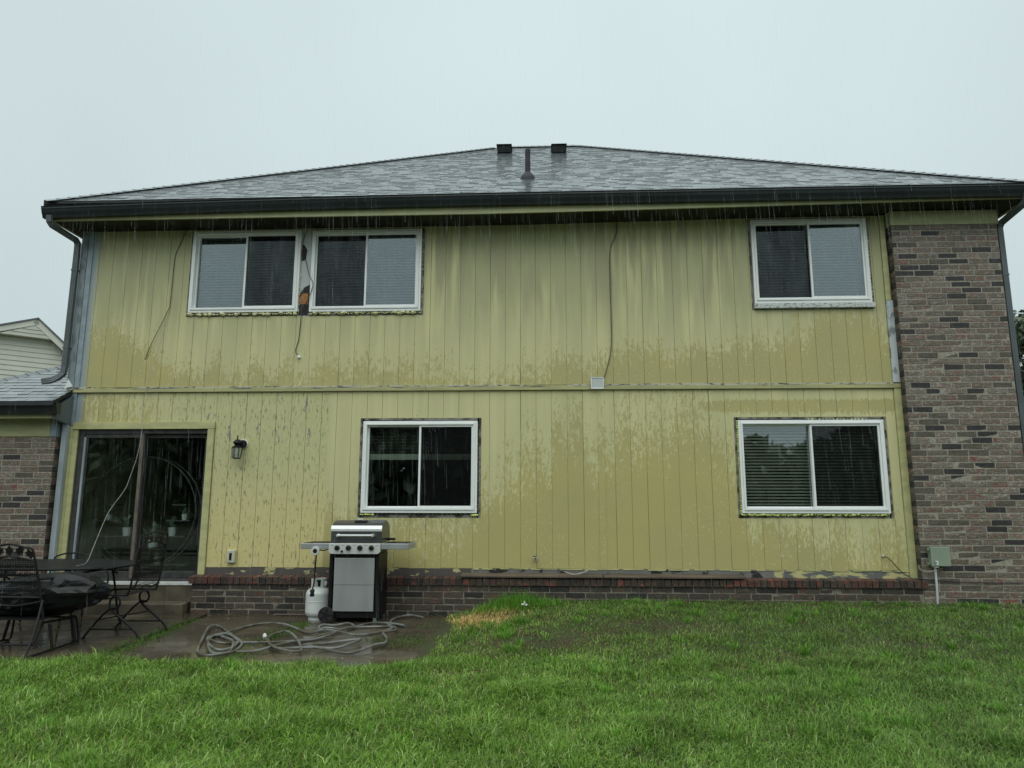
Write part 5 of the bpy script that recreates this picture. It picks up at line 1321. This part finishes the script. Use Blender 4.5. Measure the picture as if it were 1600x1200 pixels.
for (q0, q1) in (((0, APX+.26), (3.1, APX+.26-RS*3.1)), ((0, APX+.26), (-6.5, APX+.26-LS*6.5))):
    p, q = Vector((q0[0], 0, q0[1])), Vector((q1[0], 0, q1[1])); d = (q-p).normalized(); nn = Vector((-d.z, 0, d.x)); nn = nn if nn.z > 0 else -nn
    c = (p+q)/2; L = (q-p).length/2
    nbp(MB().obox(c-nn*.11+Vector((0,-.32,0)), d*L, (0,.03,0), nn*.11), 'rake_board', MT['neigh_t'])
    nbp(MB().obox(c-nn*.16+Vector((0,-.15,0)), d*L, (0,.14,0), nn*.02), 'soffit', MT['neigh_t'])
    nbp(MB().obox(c+nn*.03+Vector((0,4.2,0)), d*(L+.04), (0,4.6,0), nn*.025), 'roof', MT['shing'][1])
m = MB().prism([(-1.25, APX-.50), (.72, APX-.50), (0, APX+.02)], 'y', -.33, -.04); nbp(m, 'gable_panel', MT['neigh'])
for i in range(3):
    w0 = 1-i*.30
    nbp(MB().box(-1.2*w0, .68*w0, -.345, -.331, APX-.50+.15*i, APX-.50+.15*i+.012), 'panel_joint', MT['neigh_d'])
nbp(MB().tube([(-1.3,2.4,8.2),(-1.3,2.4,9.0)], .05, 8), 'vent_pipe', MT['pipe'])

def tree_mesh(H, W_, seed, nleaf, lsz):
    r_ = np.random.default_rng(seed)
    nc = 26; cz = r_.uniform(.32, .97, nc)*H; rad = W_*np.sin(np.clip((cz/H-.18)/.82, 0, 1)*math.pi)**.7*r_.uniform(.3, 1, nc); a = r_.uniform(0, 6.28, nc)
    C = np.stack([rad*np.cos(a), rad*np.sin(a), cz], -1); cr = r_.uniform(.12, .24, nc)*H*.62
    i = r_.integers(0, nc, nleaf); d = r_.normal(size=(nleaf, 3)); d /= np.linalg.norm(d, axis=1)[:, None]
    p = C[i]+d*cr[i][:, None]*(r_.random(nleaf)**.5)[:, None]*np.array([1, 1, .75])
    u = r_.normal(size=(nleaf, 3)); u /= np.linalg.norm(u, axis=1)[:, None]; w = np.cross(u, r_.normal(size=(nleaf, 3))); w /= np.linalg.norm(w, axis=1)[:, None]
    s_ = lsz*r_.uniform(.6, 1.4, nleaf)[:, None]
    V = np.stack([p-u*s_, p-w*s_*.5, p+u*s_, p+w*s_*.5], 1).reshape(-1, 3)
    return V, C, cr
def quads(name, V, mat):
    n = len(V)//4; me = bpy.data.meshes.new(name); me.vertices.add(n*4); me.vertices.foreach_set('co', V.astype(np.float32).ravel())
    me.loops.add(n*4); me.loops.foreach_set('vertex_index', np.arange(n*4, dtype=np.int32)); me.polygons.add(n); me.polygons.foreach_set('loop_start', np.arange(0, n*4, 4, dtype=np.int32))
    try: me.polygons.foreach_set('loop_total', np.full(n, 4, np.int32))
    except Exception: pass
    me.materials.append(mat); me.update(); me.validate(); return me
def tree(x, y, H, W_, seed, nleaf, lsz, label, group=None):
    o = empty('tree', (x, y, -.3), label, 'tree', group)
    V, C, cr = tree_mesh(H, W_, seed, nleaf, lsz)
    put('crown', quads('crown', V, MT['leaf']), o)
    m = MB(); m.tube([(0,0,0),(.1,0,H*.2),(0,.1,H*.5),(.1,0,H*.8)], [H*.03,H*.024,H*.016,H*.006], 8)
    for k in range(0, len(C), 3):
        c = C[k]; m.tube([(0,0,max(H*.18, c[2]*.55)), tuple(c*np.array([.5,.5,.85])), tuple(c)], [H*.011,H*.008,H*.003], 5)
    m.build('trunk', MT['bark'], o, smooth=True)
tree(34.6, 41, 14.6, 4.2, 5, 9000, .22, 'tall dark tree beyond the right end of the brick pier')
# the wood behind the photographer, seen only as a reflection in the glass
nW = 110000
wx = rng.uniform(-75, 62, nW); hx = np.interp(wx, [-75, -36, -33, -4, 6, 12, 16, 20, 22, 24, 30, 62], [9, 6.6, 9.5, 10.5, 9, 6.0, 5.3, 5.0, 5.6, 7.4, 9, 9])
hx = hx*(1+.10*np.sin(wx*1.7)+.07*np.sin(wx*4.1+1)+.05*np.sin(wx*9.3))
wz = -1.5+(hx+1.5)*rng.random(nW)**.8; wy = -44+rng.normal(0, 1.6, nW)+3*np.sin(wx*.4)
Pw = np.stack([wx, wy, wz], -1); u = rng.normal(size=(nW, 3)); u /= np.linalg.norm(u, axis=1)[:, None]; w_ = np.cross(u, rng.normal(size=(nW, 3))); w_ /= np.linalg.norm(w_, axis=1)[:, None]
sz = rng.uniform(.35, .8, nW)[:, None]
Vs = [np.stack([Pw-u*sz, Pw-w_*sz*.5, Pw+u*sz, Pw+w_*sz*.5], 1).reshape(-1, 3)]
o = bpy.data.objects.new('woods', quads('woods', np.concatenate(Vs), MT['leaf'])); COL.objects.link(o); tag(o, kind='stuff')

# ------------------------------------------------------------------ rain: falling drops and water spilling off the gutter
def rain():
    m = MB(); rr = random.Random(4)
    def drop(x, y, z, L, w):
        tx = rr.uniform(.02, .06)*L
        m.add([(x-w, y, z), (x, y-w, z), (x+w, y, z), (x, y+w, z), (x-tx, y, z+L), (x+.25*tx, y, z-.35*w)], [(0,1,4),(1,2,4),(2,3,4),(3,0,4),(1,0,5),(2,1,5),(3,2,5),(0,3,5)])
    for _ in range(620):
        x = rr.uniform(-6.5, 6.5); y = rr.uniform(-.63, -.56); z = 5.3-abs(rr.gauss(0, .9))
        drop(x, y, z-.3, rr.uniform(.15, .55), rr.uniform(.00025, .00055))
    for _ in range(2600):
        y = rr.uniform(-4.5, -.6); hw_ = (y+9.3)*.75+.5; drop(rr.uniform(-hw_, hw_), y, rr.uniform(.3, 5.5), rr.uniform(.15, .45), rr.uniform(.00018, .00042))
    tag(m.build('rain', MT['water']), kind='stuff')
rain()
